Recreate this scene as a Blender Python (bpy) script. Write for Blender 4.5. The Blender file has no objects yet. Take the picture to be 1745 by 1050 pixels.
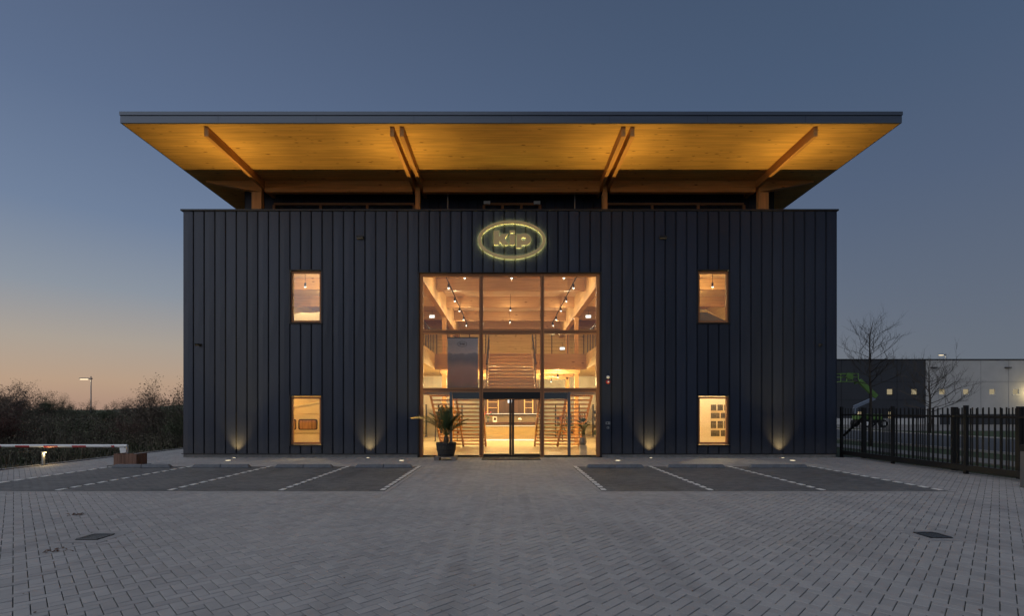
import bpy, bmesh, math, random
from mathutils import Vector, Matrix
R = math.radians
RND = random.Random(7)
scene = bpy.context.scene
col = scene.collection

# ------------------------------------------------------------------ camera
cam = bpy.data.cameras.new('camera')
cam_o = bpy.data.objects.new('camera', cam)
col.objects.link(cam_o)
cam_o.location = (0, 0, 1.7)
cam_o.rotation_euler = (R(90), 0, 0)
cam.sensor_width = 36
cam.lens = 36 * 839 / 1745
cam.shift_y = 0.1003
cam.shift_x = 0.0054
cam.clip_start = 0.1
cam.clip_end = 3000
scene.camera = cam_o

# ------------------------------------------------------------------ sky: dusk, the sun has set to the left
SUN_AZ = -68          # degrees from straight ahead, towards the left
w = bpy.data.worlds.new('World')
scene.world = w
w.use_nodes = True
wn, wl = w.node_tree.nodes, w.node_tree.links
bg = wn['Background']
sky = wn.new('ShaderNodeTexSky')
sky.sky_type = 'NISHITA'
sky.sun_disc = False
sky.sun_elevation = R(-2)
sky.sun_rotation = R(SUN_AZ)
sky.dust_density = 1.0
sky.ozone_density = 1.6
hsv = wn.new('ShaderNodeHueSaturation')
hsv.inputs['Saturation'].default_value = 0.7
wl.new(sky.outputs[0], hsv.inputs['Color'])
tc = wn.new('ShaderNodeTexCoord')
sep = wn.new('ShaderNodeSeparateXYZ')
wl.new(tc.outputs['Generated'], sep.inputs[0])
def ramp(nodes, stops, interp='EASE'):
    r = nodes.new('ShaderNodeValToRGB')
    r.color_ramp.interpolation = interp
    e = r.color_ramp.elements
    while len(e) < len(stops):
        e.new(0.5)
    for i, (p, c) in enumerate(stops):
        e[i].position = p
        e[i].color = (c[0], c[1], c[2], 1)
    return r
glow = ramp(wn, [(0.0, (.44, .285, .215)), (.045, (.49, .34, .24)), (.11, (.41, .352, .30)), (.19, (.262, .298, .35)), (.30, (.160, .220, .335)), (.45, (.108, .158, .268)), (.75, (.062, .088, .155))], 'LINEAR')
cool = ramp(wn, [(0.0, (.135, .16, .195)), (.06, (.142, .173, .215)), (.16, (.122, .154, .212)), (.35, (.085, .122, .20)), (.5, (.064, .103, .18)), (.75, (.043, .074, .132)), (1, (.038, .064, .12))], 'LINEAR')
wl.new(sep.outputs['Z'], glow.inputs[0])
wl.new(sep.outputs['Z'], cool.inputs[0])
dot = wn.new('ShaderNodeVectorMath')
dot.operation = 'DOT_PRODUCT'
wl.new(tc.outputs['Generated'], dot.inputs[0])
dot.inputs[1].default_value = (math.sin(R(SUN_AZ)), math.cos(R(SUN_AZ)), 0)
azr = wn.new('ShaderNodeMapRange')
azr.interpolation_type = 'SMOOTHERSTEP'
azr.inputs['From Min'].default_value = -0.55
azr.inputs['From Max'].default_value = 1.12
wl.new(dot.outputs['Value'], azr.inputs['Value'])
mixs = wn.new('ShaderNodeMixRGB')
wl.new(azr.outputs[0], mixs.inputs[0])
wl.new(cool.outputs[0], mixs.inputs[1])
wl.new(glow.outputs[0], mixs.inputs[2])
mixn = wn.new('ShaderNodeMixRGB')
mixn.inputs[0].default_value = 0.9
wl.new(hsv.outputs[0], mixn.inputs[1])
wl.new(mixs.outputs[0], mixn.inputs[2])
wl.new(mixn.outputs[0], bg.inputs['Color'])
bg.inputs['Strength'].default_value = 0.125

sun = bpy.data.lights.new('sun', 'SUN')       # added soft fill from the left, lifting paving and facade at dusk
sun.energy = 0.17
sun.angle = R(100)
sun.color = (.96, .975, 1.0)
sun_o = bpy.data.objects.new('sun', sun)
col.objects.link(sun_o)
sun_o.rotation_euler = Vector((0.75, 0.35, -0.62)).to_track_quat('-Z', 'Y').to_euler()

vs = scene.view_settings
vs.view_transform = 'Standard'
vs.look = 'None'
vs.gamma = 1
vs.exposure = 3.0
scene.render.engine = 'CYCLES'
scene.cycles.use_denoising = True
scene.cycles.max_bounces = 8
scene.cycles.transparent_max_bounces = 16
scene.cycles.sample_clamp_indirect = 4
scene.cycles.caustics_reflective = False
scene.cycles.caustics_refractive = False

# ------------------------------------------------------------------ helpers
def tag(o, label=None, cat=None, group=None, kind=None):
    if label: o['label'] = label
    if cat: o['category'] = cat
    if group: o['group'] = group
    if kind: o['kind'] = kind
    return o

def empty(name, loc, label=None, cat=None, group=None, kind=None):
    o = bpy.data.objects.new(name, None)
    o.empty_display_size = .2
    col.objects.link(o)
    o.location = loc
    return tag(o, label, cat, group, kind)

def origin(o):
    p = Vector((0, 0, 0))
    while o is not None:
        p += o.location
        o = o.parent
    return p

def link(name, mesh, mat=None, parent=None, loc=(0, 0, 0)):
    o = bpy.data.objects.new(name, mesh)
    col.objects.link(o)
    o.location = loc
    if parent is not None:
        o.parent = parent
    if mat is not None and not mesh.materials:
        mesh.materials.append(mat)
    return o

class MB:
    def __init__(self):
        self.v = []; self.f = []
    def quad(self, *p):
        n = len(self.v); self.v += [tuple(q) for q in p]; self.f.append(tuple(range(n, n + len(p)))); return self
    def box(self, x0, x1, y0, y1, z0, z1):
        n = len(self.v)
        self.v += [(x0, y0, z0), (x1, y0, z0), (x1, y1, z0), (x0, y1, z0), (x0, y0, z1), (x1, y0, z1), (x1, y1, z1), (x0, y1, z1)]
        for f in ((0, 3, 2, 1), (4, 5, 6, 7), (0, 1, 5, 4), (1, 2, 6, 5), (2, 3, 7, 6), (3, 0, 4, 7)):
            self.f.append(tuple(n + i for i in f))
        return self
    def hexa(self, pts):
        n = len(self.v); self.v += [tuple(p) for p in pts]
        for f in ((0, 3, 2, 1), (4, 5, 6, 7), (0, 1, 5, 4), (1, 2, 6, 5), (2, 3, 7, 6), (3, 0, 4, 7)):
            self.f.append(tuple(n + i for i in f))
        return self
    def bar(self, p, q, wx, wz, up=(0, 0, 1)):
        p, q = Vector(p), Vector(q)
        d = (q - p).normalized()
        s = d.cross(Vector(up))
        if s.length < 1e-4: s = Vector((1, 0, 0))
        s.normalize(); t = s.cross(d)
        s *= wx / 2; t *= wz / 2
        return self.hexa([p - s - t, p + s - t, p + s + t, p - s + t, q - s - t, q + s - t, q + s + t, q - s + t])
    def tube(self, pts, rad, n=6, cap=True):
        pts = [Vector(p) for p in pts]
        if not isinstance(rad, (list, tuple)): rad = [rad] * len(pts)
        base = len(self.v); ref = Vector((.31, .17, .93))
        for i, p in enumerate(pts):
            d = (pts[min(i + 1, len(pts) - 1)] - pts[max(i - 1, 0)]).normalized()
            a = d.cross(ref)
            if a.length < 1e-3: a = d.cross(Vector((1, 0, 0)))
            a.normalize(); b = d.cross(a)
            for k in range(n):
                t = 2 * math.pi * k / n
                self.v.append(tuple(p + (a * math.cos(t) + b * math.sin(t)) * rad[i]))
        for i in range(len(pts) - 1):
            for k in range(n):
                a0 = base + i * n + k; a1 = base + i * n + (k + 1) % n
                self.f.append((a0, a1, a1 + n, a0 + n))
        if cap:
            self.f.append(tuple(base + k for k in range(n))[::-1])
            self.f.append(tuple(base + (len(pts) - 1) * n + k for k in range(n)))
        return self
    def lathe(self, prof, c, n=20):
        base = len(self.v)
        for r, z in prof:
            for k in range(n):
                t = 2 * math.pi * k / n
                self.v.append((c[0] + r * math.cos(t), c[1] + r * math.sin(t), c[2] + z))
        for i in range(len(prof) - 1):
            for k in range(n):
                a0 = base + i * n + k; a1 = base + i * n + (k + 1) % n
                self.f.append((a0, a1, a1 + n, a0 + n))
        self.f.append(tuple(base + k for k in range(n))[::-1])
        self.f.append(tuple(base + (len(prof) - 1) * n + k for k in range(n)))
        return self
    def mesh(self, name, org=(0, 0, 0), smooth=False):
        ox, oy, oz = org
        m = bpy.data.meshes.new(name)
        m.from_pydata([(a - ox, b - oy, c - oz) for a, b, c in self.v], [], self.f)
        if smooth:
            m.polygons.foreach_set('use_smooth', [True] * len(m.polygons))
        m.update()
        return m
    def build(self, name, mat, parent=None, smooth=False, bevel=0, label=None):
        m = self.mesh(name, origin(parent), smooth)
        if bevel:
            bm = bmesh.new(); bm.from_mesh(m)
            bmesh.ops.bevel(bm, geom=bm.edges[:], offset=bevel, segments=1, affect='EDGES', clamp_overlap=True)
            bm.to_mesh(m); bm.free()
        o = link(name, m, mat, parent)
        if label: o['label'] = label
        return o

def B(x0, x1, y0, y1, z0, z1):
    return MB().box(x0, x1, y0, y1, z0, z1)

def outline_mesh(name, loops, depth):
    """2-D loops (outer plus holes) in x,z made into a solid of the given depth along y (front at y=0)."""
    cu = bpy.data.curves.new(name, 'CURVE')
    cu.dimensions = '2D'; cu.fill_mode = 'BOTH'; cu.extrude = depth / 2
    for lp in loops:
        s = cu.splines.new('POLY'); s.points.add(len(lp) - 1)
        for p, (x, z) in zip(s.points, lp): p.co = (x, z, 0, 1)
        s.use_cyclic_u = True
    o = bpy.data.objects.new(name, cu)
    m = bpy.data.meshes.new_from_object(o)
    bpy.data.objects.remove(o); bpy.data.curves.remove(cu)
    m.transform(Matrix.Rotation(R(90), 4, 'X'))
    m.transform(Matrix.Translation((0, depth / 2, 0)))
    m.materials.clear()
    return m

def ell(cx, cz, rx, rz, n=64, rev=False):
    p = [(cx + rx * math.cos(2 * math.pi * k / n), cz + rz * math.sin(2 * math.pi * k / n)) for k in range(n)]
    return p[::-1] if rev else p

def copy_tree(o, parent=None):
    c = o.copy(); col.objects.link(c)
    if parent is not None: c.parent = parent
    for ch in o.children: copy_tree(ch, c)
    return c

# ------------------------------------------------------------------ materials
def mat(name, base, rough=.6, metal=0, var=0, scale=6, stretch=(1, 1, 1), bump=0, bscale=40, spec=.5, dark=None, coords='Object'):
    m = bpy.data.materials.new(name); m.use_nodes = True
    n, l = m.node_tree.nodes, m.node_tree.links
    p = n['Principled BSDF']
    p.inputs['Base Color'].default_value = (*base, 1)
    p.inputs['Roughness'].default_value = rough
    p.inputs['Metallic'].default_value = metal
    p.inputs['Specular IOR Level'].default_value = spec
    if var or bump:
        t = n.new('ShaderNodeTexCoord'); mp = n.new('ShaderNodeMapping')
        mp.inputs['Scale'].default_value = stretch
        l.new(t.outputs[coords], mp.inputs[0])
    if var:
        nz = n.new('ShaderNodeTexNoise'); nz.inputs['Scale'].default_value = scale; nz.inputs['Detail'].default_value = 6
        nz.inputs['Roughness'].default_value = .62
        l.new(mp.outputs[0], nz.inputs['Vector'])
        d = dark or tuple(c * (1 - var) for c in base)
        b = tuple(min(1, c * (1 + var * .6)) for c in base)
        r = ramp(n, [(.3, d), (.7, b)], 'LINEAR')
        l.new(nz.outputs[0], r.inputs[0]); l.new(r.outputs[0], p.inputs['Base Color'])
        mr = n.new('ShaderNodeMapRange'); mr.inputs['To Min'].default_value = max(0, rough - .12); mr.inputs['To Max'].default_value = min(1, rough + .12)
        l.new(nz.outputs[0], mr.inputs['Value']); l.new(mr.outputs[0], p.inputs['Roughness'])
    if bump:
        nb = n.new('ShaderNodeTexNoise'); nb.inputs['Scale'].default_value = bscale; nb.inputs['Detail'].default_value = 4
        l.new(mp.outputs[0], nb.inputs['Vector'])
        bp = n.new('ShaderNodeBump'); bp.inputs['Strength'].default_value = bump; bp.inputs['Distance'].default_value = .01
        l.new(nb.outputs[0], bp.inputs['Height']); l.new(bp.outputs[0], p.inputs['Normal'])
    return m

def wood(name, base, along='X', knots=True, rough=.55, contrast=.35, board=.0):
    m = bpy.data.materials.new(name); m.use_nodes = True
    n, l = m.node_tree.nodes, m.node_tree.links
    p = n['Principled BSDF']; p.inputs['Roughness'].default_value = rough; p.inputs['Specular IOR Level'].default_value = .3
    t = n.new('ShaderNodeTexCoord'); mp = n.new('ShaderNodeMapping')
    s = {'X': (.35, 5, 5), 'Y': (5, .35, 5), 'Z': (5, 5, .35)}[along]
    mp.inputs['Scale'].default_value = s
    l.new(t.outputs['Object'], mp.inputs[0])
    nz = n.new('ShaderNodeTexNoise'); nz.inputs['Scale'].default_value = 2.2; nz.inputs['Detail'].default_value = 7; nz.inputs['Distortion'].default_value = .4
    l.new(mp.outputs[0], nz.inputs['Vector'])
    r = ramp(n, [(.28, tuple(c * (1 - contrast) for c in base)), (.72, tuple(min(1, c * (1 + contrast * .5)) for c in base))], 'LINEAR')
    l.new(nz.outputs[0], r.inputs[0])
    out = r.outputs[0]
    if board:      # lamellae of the cross-laminated panel: each strip a slightly different tone
        sp = n.new('ShaderNodeSeparateXYZ'); l.new(t.outputs['Object'], sp.inputs[0])
        ax = {'X': 'Y', 'Y': 'X', 'Z': 'X'}[along]
        dv = n.new('ShaderNodeMath'); dv.operation = 'DIVIDE'; dv.inputs[1].default_value = board; l.new(sp.outputs[ax], dv.inputs[0])
        fl = n.new('ShaderNodeMath'); fl.operation = 'FLOOR'; l.new(dv.outputs[0], fl.inputs[0])
        wn_ = n.new('ShaderNodeTexWhiteNoise'); wn_.noise_dimensions = '1D'; l.new(fl.outputs[0], wn_.inputs['W'])
        mr = n.new('ShaderNodeMapRange'); mr.inputs['To Min'].default_value = .9; mr.inputs['To Max'].default_value = 1.04; l.new(wn_.outputs['Value'], mr.inputs['Value'])
        mm = n.new('ShaderNodeMixRGB'); mm.blend_type = 'MULTIPLY'; mm.inputs[0].default_value = 1
        l.new(out, mm.inputs[1]); l.new(mr.outputs[0], mm.inputs[2]); out = mm.outputs[0]
    if knots:
        m2 = n.new('ShaderNodeMapping'); m2.inputs['Scale'].default_value = {'X': (2.4, 7, 7), 'Y': (7, 2.4, 7), 'Z': (7, 7, 2.4)}[along]
        l.new(t.outputs['Object'], m2.inputs[0])
        vo = n.new('ShaderNodeTexVoronoi'); vo.inputs['Scale'].default_value = 1.0
        l.new(m2.outputs[0], vo.inputs['Vector'])
        kr = ramp(n, [(.07, (1, 1, 1)), (.20, (0, 0, 0))], 'LINEAR')
        vs_ = n.new('ShaderNodeSeparateColor'); l.new(vo.outputs['Color'], vs_.inputs[0])
        ad = n.new('ShaderNodeMath'); ad.operation = 'MULTIPLY_ADD'; ad.inputs[1].default_value = .28
        l.new(vs_.outputs[0], ad.inputs[0]); l.new(vo.outputs['Distance'], ad.inputs[2])
        sb = n.new('ShaderNodeMath'); sb.operation = 'SUBTRACT'; sb.inputs[1].default_value = .06; l.new(ad.outputs[0], sb.inputs[0])
        l.new(sb.outputs[0], kr.inputs[0])
        mk = n.new('ShaderNodeMixRGB'); l.new(kr.outputs[0], mk.inputs[0]); l.new(out, mk.inputs[1])
        mk.inputs[2].default_value = (base[0] * .3, base[1] * .24, base[2] * .2, 1); out = mk.outputs[0]
    l.new(out, p.inputs['Base Color'])
    return m

def emit(name, c, s):
    m = bpy.data.materials.new(name); m.use_nodes = True
    n, l = m.node_tree.nodes, m.node_tree.links
    n.remove(n['Principled BSDF'])
    e = n.new('ShaderNodeEmission'); e.inputs[0].default_value = (*c, 1); e.inputs[1].default_value = s
    l.new(e.outputs[0], n['Material Output'].inputs[0])
    return m

def glass(name, tint=(.96, .97, .96), refl=1.0, ior=1.5):
    m = bpy.data.materials.new(name); m.use_nodes = True
    n, l = m.node_tree.nodes, m.node_tree.links
    n.remove(n['Principled BSDF'])
    tr = n.new('ShaderNodeBsdfTransparent'); tr.inputs[0].default_value = (*tint, 1)
    gl = n.new('ShaderNodeBsdfGlossy'); gl.inputs['Roughness'].default_value = .0
    lw = n.new('ShaderNodeLayerWeight')
    pw = n.new('ShaderNodeMath'); pw.operation = 'POWER'; pw.inputs[1].default_value = 5; l.new(lw.outputs['Facing'], pw.inputs[0])
    mu = n.new('ShaderNodeMath'); mu.operation = 'MULTIPLY_ADD'; mu.inputs[1].default_value = .9; mu.inputs[2].default_value = .04 * refl; mu.use_clamp = True
    l.new(pw.outputs[0], mu.inputs[0])
    mx = n.new('ShaderNodeMixShader')
    l.new(mu.outputs[0], mx.inputs[0]); l.new(tr.outputs[0], mx.inputs[1]); l.new(gl.outputs[0], mx.inputs[2])
    l.new(mx.outputs[0], n['Material Output'].inputs[0])
    return m

def paver_mat(name, c0, c1, rough=.8):
    m = bpy.data.materials.new(name); m.use_nodes = True
    n, l = m.node_tree.nodes, m.node_tree.links
    p = n['Principled BSDF']
    at = n.new('ShaderNodeAttribute'); at.attribute_name = 'tone'
    oi = n.new('ShaderNodeObjectInfo')
    ad = n.new('ShaderNodeMath'); ad.operation = 'ADD'; l.new(at.outputs['Fac'], ad.inputs[0]); l.new(oi.outputs['Random'], ad.inputs[1])
    fr = n.new('ShaderNodeMath'); fr.operation = 'FRACT'; l.new(ad.outputs[0], fr.inputs[0])
    geo = n.new('ShaderNodeNewGeometry')
    big = n.new('ShaderNodeTexNoise'); big.inputs['Scale'].default_value = .55; big.inputs['Detail'].default_value = 5; l.new(geo.outputs['Position'], big.inputs['Vector'])
    fine = n.new('ShaderNodeTexNoise'); fine.inputs['Scale'].default_value = 70; fine.inputs['Detail'].default_value = 3; l.new(geo.outputs['Position'], fine.inputs['Vector'])
    med = n.new('ShaderNodeTexNoise'); med.inputs['Scale'].default_value = 7; med.inputs['Detail'].default_value = 5; l.new(geo.outputs['Position'], med.inputs['Vector'])
    def ma(op, a, b):
        q = n.new('ShaderNodeMath'); q.operation = op
        for i, s in enumerate((a, b)):
            if isinstance(s, (int, float)): q.inputs[i].default_value = s
            else: l.new(s, q.inputs[i])
        return q.outputs[0]
    s = ma('ADD', ma('MULTIPLY', fr.outputs[0], .21), .045)
    s = ma('ADD', s, ma('MULTIPLY', big.outputs[0], .45))
    s = ma('ADD', s, ma('MULTIPLY', med.outputs[0], .3))
    s = ma('ADD', s, ma('MULTIPLY', fine.outputs[0], .2))
    s = ma('SUBTRACT', s, .15)
    # tyre tracks and drips: long faint dark streaks and a few round spots
    mp = n.new('ShaderNodeMapping'); mp.inputs['Scale'].default_value = (1.1, .12, 1); mp.inputs['Rotation'].default_value = (0, 0, .25); l.new(geo.outputs['Position'], mp.inputs[0])
    tr = n.new('ShaderNodeTexNoise'); tr.inputs['Scale'].default_value = 1.3; tr.inputs['Detail'].default_value = 3; l.new(mp.outputs[0], tr.inputs['Vector'])
    trr = ramp(n, [(.52, (0, 0, 0)), (.72, (1, 1, 1))]); l.new(tr.outputs[0], trr.inputs[0])
    s = ma('SUBTRACT', s, ma('MULTIPLY', trr.outputs[0], .16))
    vo = n.new('ShaderNodeTexVoronoi'); vo.inputs['Scale'].default_value = 1.1; l.new(geo.outputs['Position'], vo.inputs['Vector'])
    dr = ramp(n, [(.015, (1, 1, 1)), (.06, (0, 0, 0))]); l.new(vo.outputs['Distance'], dr.inputs[0])
    s = ma('SUBTRACT', s, ma('MULTIPLY', dr.outputs[0], .3))
    r = ramp(n, [(.2, c0), (.8, c1)], 'LINEAR'); l.new(s, r.inputs[0])
    l.new(r.outputs[0], p.inputs['Base Color'])
    p.inputs['Roughness'].default_value = rough
    p.inputs['Specular IOR Level'].default_value = .35
    bp = n.new('ShaderNodeBump'); bp.inputs['Strength'].default_value = .35; bp.inputs['Distance'].default_value = .003
    l.new(fine.outputs[0], bp.inputs['Height']); l.new(bp.outputs[0], p.inputs['Normal'])
    return m

M = {}
def panel_mat():
    m = mat('dark_metal_panel', (.023, .030, .051), .42, .25, var=.25, scale=1.1, stretch=(3, 3, .3), bump=.25, bscale=1.4, spec=.5)
    n, l = m.node_tree.nodes, m.node_tree.links; p = n['Principled BSDF']
    src = p.inputs['Base Color'].links[0].from_socket
    oi = n.new('ShaderNodeObjectInfo'); mr = n.new('ShaderNodeMapRange'); mr.inputs['To Min'].default_value = .82; mr.inputs['To Max'].default_value = 1.15
    l.new(oi.outputs['Random'], mr.inputs['Value'])
    mx = n.new('ShaderNodeMixRGB'); mx.blend_type = 'MULTIPLY'; mx.inputs[0].default_value = 1
    l.new(src, mx.inputs[1]); l.new(mr.outputs[0], mx.inputs[2])
    # dust splashed up from the paving and thin run-off streaks
    geo = n.new('ShaderNodeNewGeometry'); sp = n.new('ShaderNodeSeparateXYZ'); l.new(geo.outputs['Position'], sp.inputs[0])
    hz = n.new('ShaderNodeMapRange'); hz.inputs['From Min'].default_value = .9; hz.inputs['From Max'].default_value = .1; l.new(sp.outputs['Z'], hz.inputs['Value'])
    ns = n.new('ShaderNodeTexNoise'); ns.inputs['Scale'].default_value = 5; ns.inputs['Detail'].default_value = 6; l.new(geo.outputs['Position'], ns.inputs['Vector'])
    mu = n.new('ShaderNodeMath'); mu.operation = 'MULTIPLY'; l.new(hz.outputs[0], mu.inputs[0]); l.new(ns.outputs[0], mu.inputs[1])
    mq = n.new('ShaderNodeMath'); mq.operation = 'MULTIPLY'; mq.inputs[1].default_value = .5; l.new(mu.outputs[0], mq.inputs[0])
    md = n.new('ShaderNodeMixRGB'); l.new(mq.outputs[0], md.inputs[0]); l.new(mx.outputs[0], md.inputs[1]); md.inputs[2].default_value = (.12, .115, .11, 1)
    l.new(md.outputs[0], p.inputs['Base Color'])
    return m
M['panel'] = panel_mat()
M['backing'] = mat('shadow_backing', (.008, .008, .009), .8)
M['dark_trim'] = mat('dark_trim', (.018, .018, .021), .45, .3)
M['plinth'] = mat('concrete_plinth', (.20, .195, .19), .85, var=.3, scale=5, bump=.3, bscale=60)
M['fascia'] = mat('zinc_fascia', (.105, .124, .158), .4, .5, var=.12, scale=1.5, stretch=(.2, 1, 4))
M['soffit'] = wood('spruce_soffit', (.60, .33, .085), 'X', True, .6, .25, .2)
M['glulam_y'] = wood('glulam_along', (.52, .25, .075), 'Y', False, .6, .3)
M['glulam_x'] = wood('glulam_across', (.52, .25, .075), 'X', True, .6, .28)
M['glulam_z'] = wood('glulam_upright', (.55, .29, .11), 'Z', False, .6, .25)
M['oak_frame'] = wood('oiled_frame_wood', (.34, .155, .07), 'Z', False, .5, .3)
M['oak_frame_x'] = wood('oiled_frame_wood_rail', (.34, .155, .07), 'X', False, .5, .3)
M['clt'] = wood('pale_laminated_wall', (.66, .45, .18), 'X', True, .6, .18, .2)
M['clt_z'] = wood('pale_laminated_side_wall', (.66, .45, .18), 'Y', True, .6, .18)
M['stair'] = wood('pale_stair_wood', (.74, .48, .24), 'X', False, .55, .2)
M['int_beam'] = wood('interior_beam_wood', (.48, .28, .13), 'X', True, .6, .2)
M['int_beam_y'] = wood('interior_long_beam_wood', (.60, .38, .17), 'Y', False, .6, .2)
M['int_ceiling'] = wood('interior_ceiling_wood', (.52, .35, .20), 'X', True, .6, .18, .3)
M['int_floor'] = mat('cream_floor', (.62, .53, .36), .35, var=.08, scale=2)
M['white_wall'] = mat('white_plaster', (.78, .74, .64), .8, var=.04, scale=3)
M['black'] = mat('black_metal', (.012, .012, .013), .45, .2)
M['fence'] = mat('black_fence_steel', (.010, .010, .011), .5, .2, var=.3, scale=8)
M['glass'] = glass('clear_glass', refl=2.4)
M['pane_far'] = glass('far_window_glass')
M['grey_metal'] = mat('grey_metal', (.16, .165, .17), .4, .6)
M['steel'] = mat('galvanised_steel', (.35, .36, .37), .45, .6, var=.15)
M['white_paint'] = mat('white_paint', (.75, .75, .74), .45, var=.06, scale=9)
M['red_paint'] = mat('red_paint', (.42, .035, .04), .5, var=.1)
M['line_paint'] = mat('white_paver_paint', (.68, .68, .67), .75, var=.22, scale=9)
M['paver'] = paver_mat('grey_paver', (.228, .223, .226), (.385, .376, .376))
M['paver_dark'] = paver_mat('dark_paver', (.062, .064, .068), (.170, .170, .174))
M['joint'] = mat('mossy_joint_sand', (.030, .036, .018), .95, var=.5, scale=3)
M['kerb'] = mat('kerb_concrete', (.30, .29, .29), .85, var=.2, scale=6, bump=.2)
M['stop'] = mat('recycled_wheel_stop', (.13, .14, .16), .7, var=.3, scale=8, bump=.3)
M['soil'] = mat('soil', (.03, .022, .015), .95, var=.4, scale=20)
M['ground'] = mat('rough_ground', (.035, .036, .018), .95, var=.5, scale=.8, bump=.6, bscale=9)
M['verge'] = mat('verge_turf', (.035, .055, .016), .95, var=.45, scale=1.2, bump=.8, bscale=30)
M['asphalt'] = mat('asphalt', (.055, .058, .066), .85, var=.2, scale=.7, bump=.2)
M['footpath'] = mat('footpath_slabs', (.19, .18, .175), .85, var=.2, scale=2)

# ------------------------------------------------------------------ setting: ground, pavement, parking bays, road
FY = 17.83                       # the facade's plane
X0, X1 = -11.73, 11.96           # its two corners
PIT = (X1 - X0) / 61             # one cladding tray

gb = MB()
gx = [-420, -200, -90, -50, -30, -20, -14.35, 12.25, 13, 40, 120, 420]
gy = [-30, 0, 8, 14, 20, 30, 45, 70, 110, 200, 420, 900]
def gz(x, y):
    z = -.09
    if x < -15: z += min(.5, (-15 - x) * .02)
    return z
for i in range(len(gx) - 1):
    for j in range(len(gy) - 1):
        if gx[i] >= 12.9: continue
        gb.quad(*[(x, y, gz(x, y)) for x, y in ((gx[i], gy[j]), (gx[i + 1], gy[j]), (gx[i + 1], gy[j + 1]), (gx[i], gy[j + 1]))])
tag(gb.build('ground', M['ground']), kind='structure')
tag(B(12.9, 420, -30, 900, -.5, -.05).build('verge', M['verge']), kind='structure')
tag(B(15.7, 17.2, -30, 200, -.3, -.02).build('footpath', M['footpath']), kind='structure')
tag(B(20, 30.5, -30, 400, -.3, -.03).build('road', M['asphalt']), kind='structure')
tag(B(19.85, 20, -30, 400, -.3, .05).build('road_kerb', M['kerb']), kind='structure')
tag(B(30.5, 30.65, -30, 400, -.3, .05).build('road_kerb', M['kerb']), kind='structure')
tag(B(34, 130, 42, 62, -.3, -.01).build('yard_pavement', M['footpath']), kind='structure')

pav = B(-14.42, 12.85, -3, 34, -.3, -.014).build('pavement', M['joint'])
tag(pav, kind='structure')

BAYS = [(-11.9, -9.52), (-9.52, -7.14), (-7.14, -4.78), (-4.78, -2.56), (2.0, 4.34), (4.34, 6.72), (6.72, 9.28)]
BY0, BY1 = 10.33, 14.86
def in_bay(x, y, m=0.0):
    return BY0 + m < y < BY1 - m and (-11.9 + m < x < -2.56 - m or 2.0 + m < x < 9.28 - m)
GR = [(-5.51, 6.6), (5.79, 6.69)]                # the two drain grates
PW = .1075; GAP = .0065
c45 = math.sqrt(.5)
def paver_pts(cx, cy, lu, lv, dz=0, tu=0, tv=0, ang=None):
    """a chamfered block: half sizes lu, lv, turned 45 degrees (or straight)"""
    out = []
    for (a, z) in ((0, -.07), (0, -.0035), (.004, 0)):
        for su, sv in ((-1, -1), (1, -1), (1, 1), (-1, 1)):
            u, v_ = su * (lu - a), sv * (lv - a)
            zz = z + dz + (tu * u + tv * v_ if z > -.05 else 0)
            if ang is None: x, y = (u - v_) * c45, (u + v_) * c45
            else: x, y = u, v_
            out.append((cx + x, cy + y, zz))
    return out
PF = [(0, 1, 5, 4), (1, 2, 6, 5), (2, 3, 7, 6), (3, 0, 4, 7), (4, 5, 9, 8), (5, 6, 10, 9), (6, 7, 11, 10), (7, 4, 8, 11), (8, 9, 10, 11)]
blocks = []
NU = 330
for a in range(-NU, NU):
    for b in range(-NU, NU):
        k = (a - b) % 4
        if k == 0: u, v_, lu, lv = a + 1, b + .5, 1, .5
        elif k == 3: u, v_, lu, lv = a + .5, b + 1, .5, 1
        else: continue
        x = (u - v_) * PW * c45; y = (u + v_) * PW * c45 + 12
        if not (-14.3 < x < 12.75): continue
        if y < 1.6 or y > 33: continue
        if y > FY + .02 and x > X0 - .02: continue
        if in_bay(x, y, .2): continue
        if any(max(abs(x - g[0]), abs(y - g[1])) < .20 for g in GR): continue
        blocks.append((x, y, lu * PW - GAP / 2, lv * PW - GAP / 2))
def in_frame(x, y):
    px = 863 + x * 839 / y; py = 700 + 1.7 * 839 / y
    return 12 < px < 1733 and py < 1044
near = sorted([b for b in blocks if in_frame(b[0], b[1])], key=lambda b: b[1])[:300]
nearset = set(near)
def block_mass(name, lst, mt, parent, z0=0, ang=None, jit=.0016):
    V, F, T = [], [], []
    r = random.Random(3)
    for (x, y, lu, lv) in lst:
        n = len(V)
        V += [(p[0], p[1], p[2] + z0) for p in paver_pts(x, y, lu, lv, r.uniform(-jit, jit), r.uniform(-.012, .012), r.uniform(-.012, .012), ang)]
        F += [tuple(n + i for i in f) for f in PF]
        T += [r.random()] * len(PF)
    m = bpy.data.meshes.new(name); m.from_pydata(V, [], F)
    at = m.attributes.new('tone', 'FLOAT', 'FACE'); at.data.foreach_set('value', T)
    o = link(name, m, mt, parent); o['kind'] = 'stuff'
    return o
block_mass('pavers', [b for b in blocks if b not in nearset], M['paver'], pav)
pm = []
for lu, lv in ((1, .5), (.5, 1)):
    m = bpy.data.meshes.new('paver'); m.from_pydata(paver_pts(0, 0, lu * PW - GAP / 2, lv * PW - GAP / 2), [], PF); pm.append(m)
rr = random.Random(5)
for (x, y, lu, lv) in near:
    link('paver', pm[0] if lu > lv else pm[1], M['paver'], pav, (x, y, rr.uniform(-.0015, .0015)))

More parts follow.
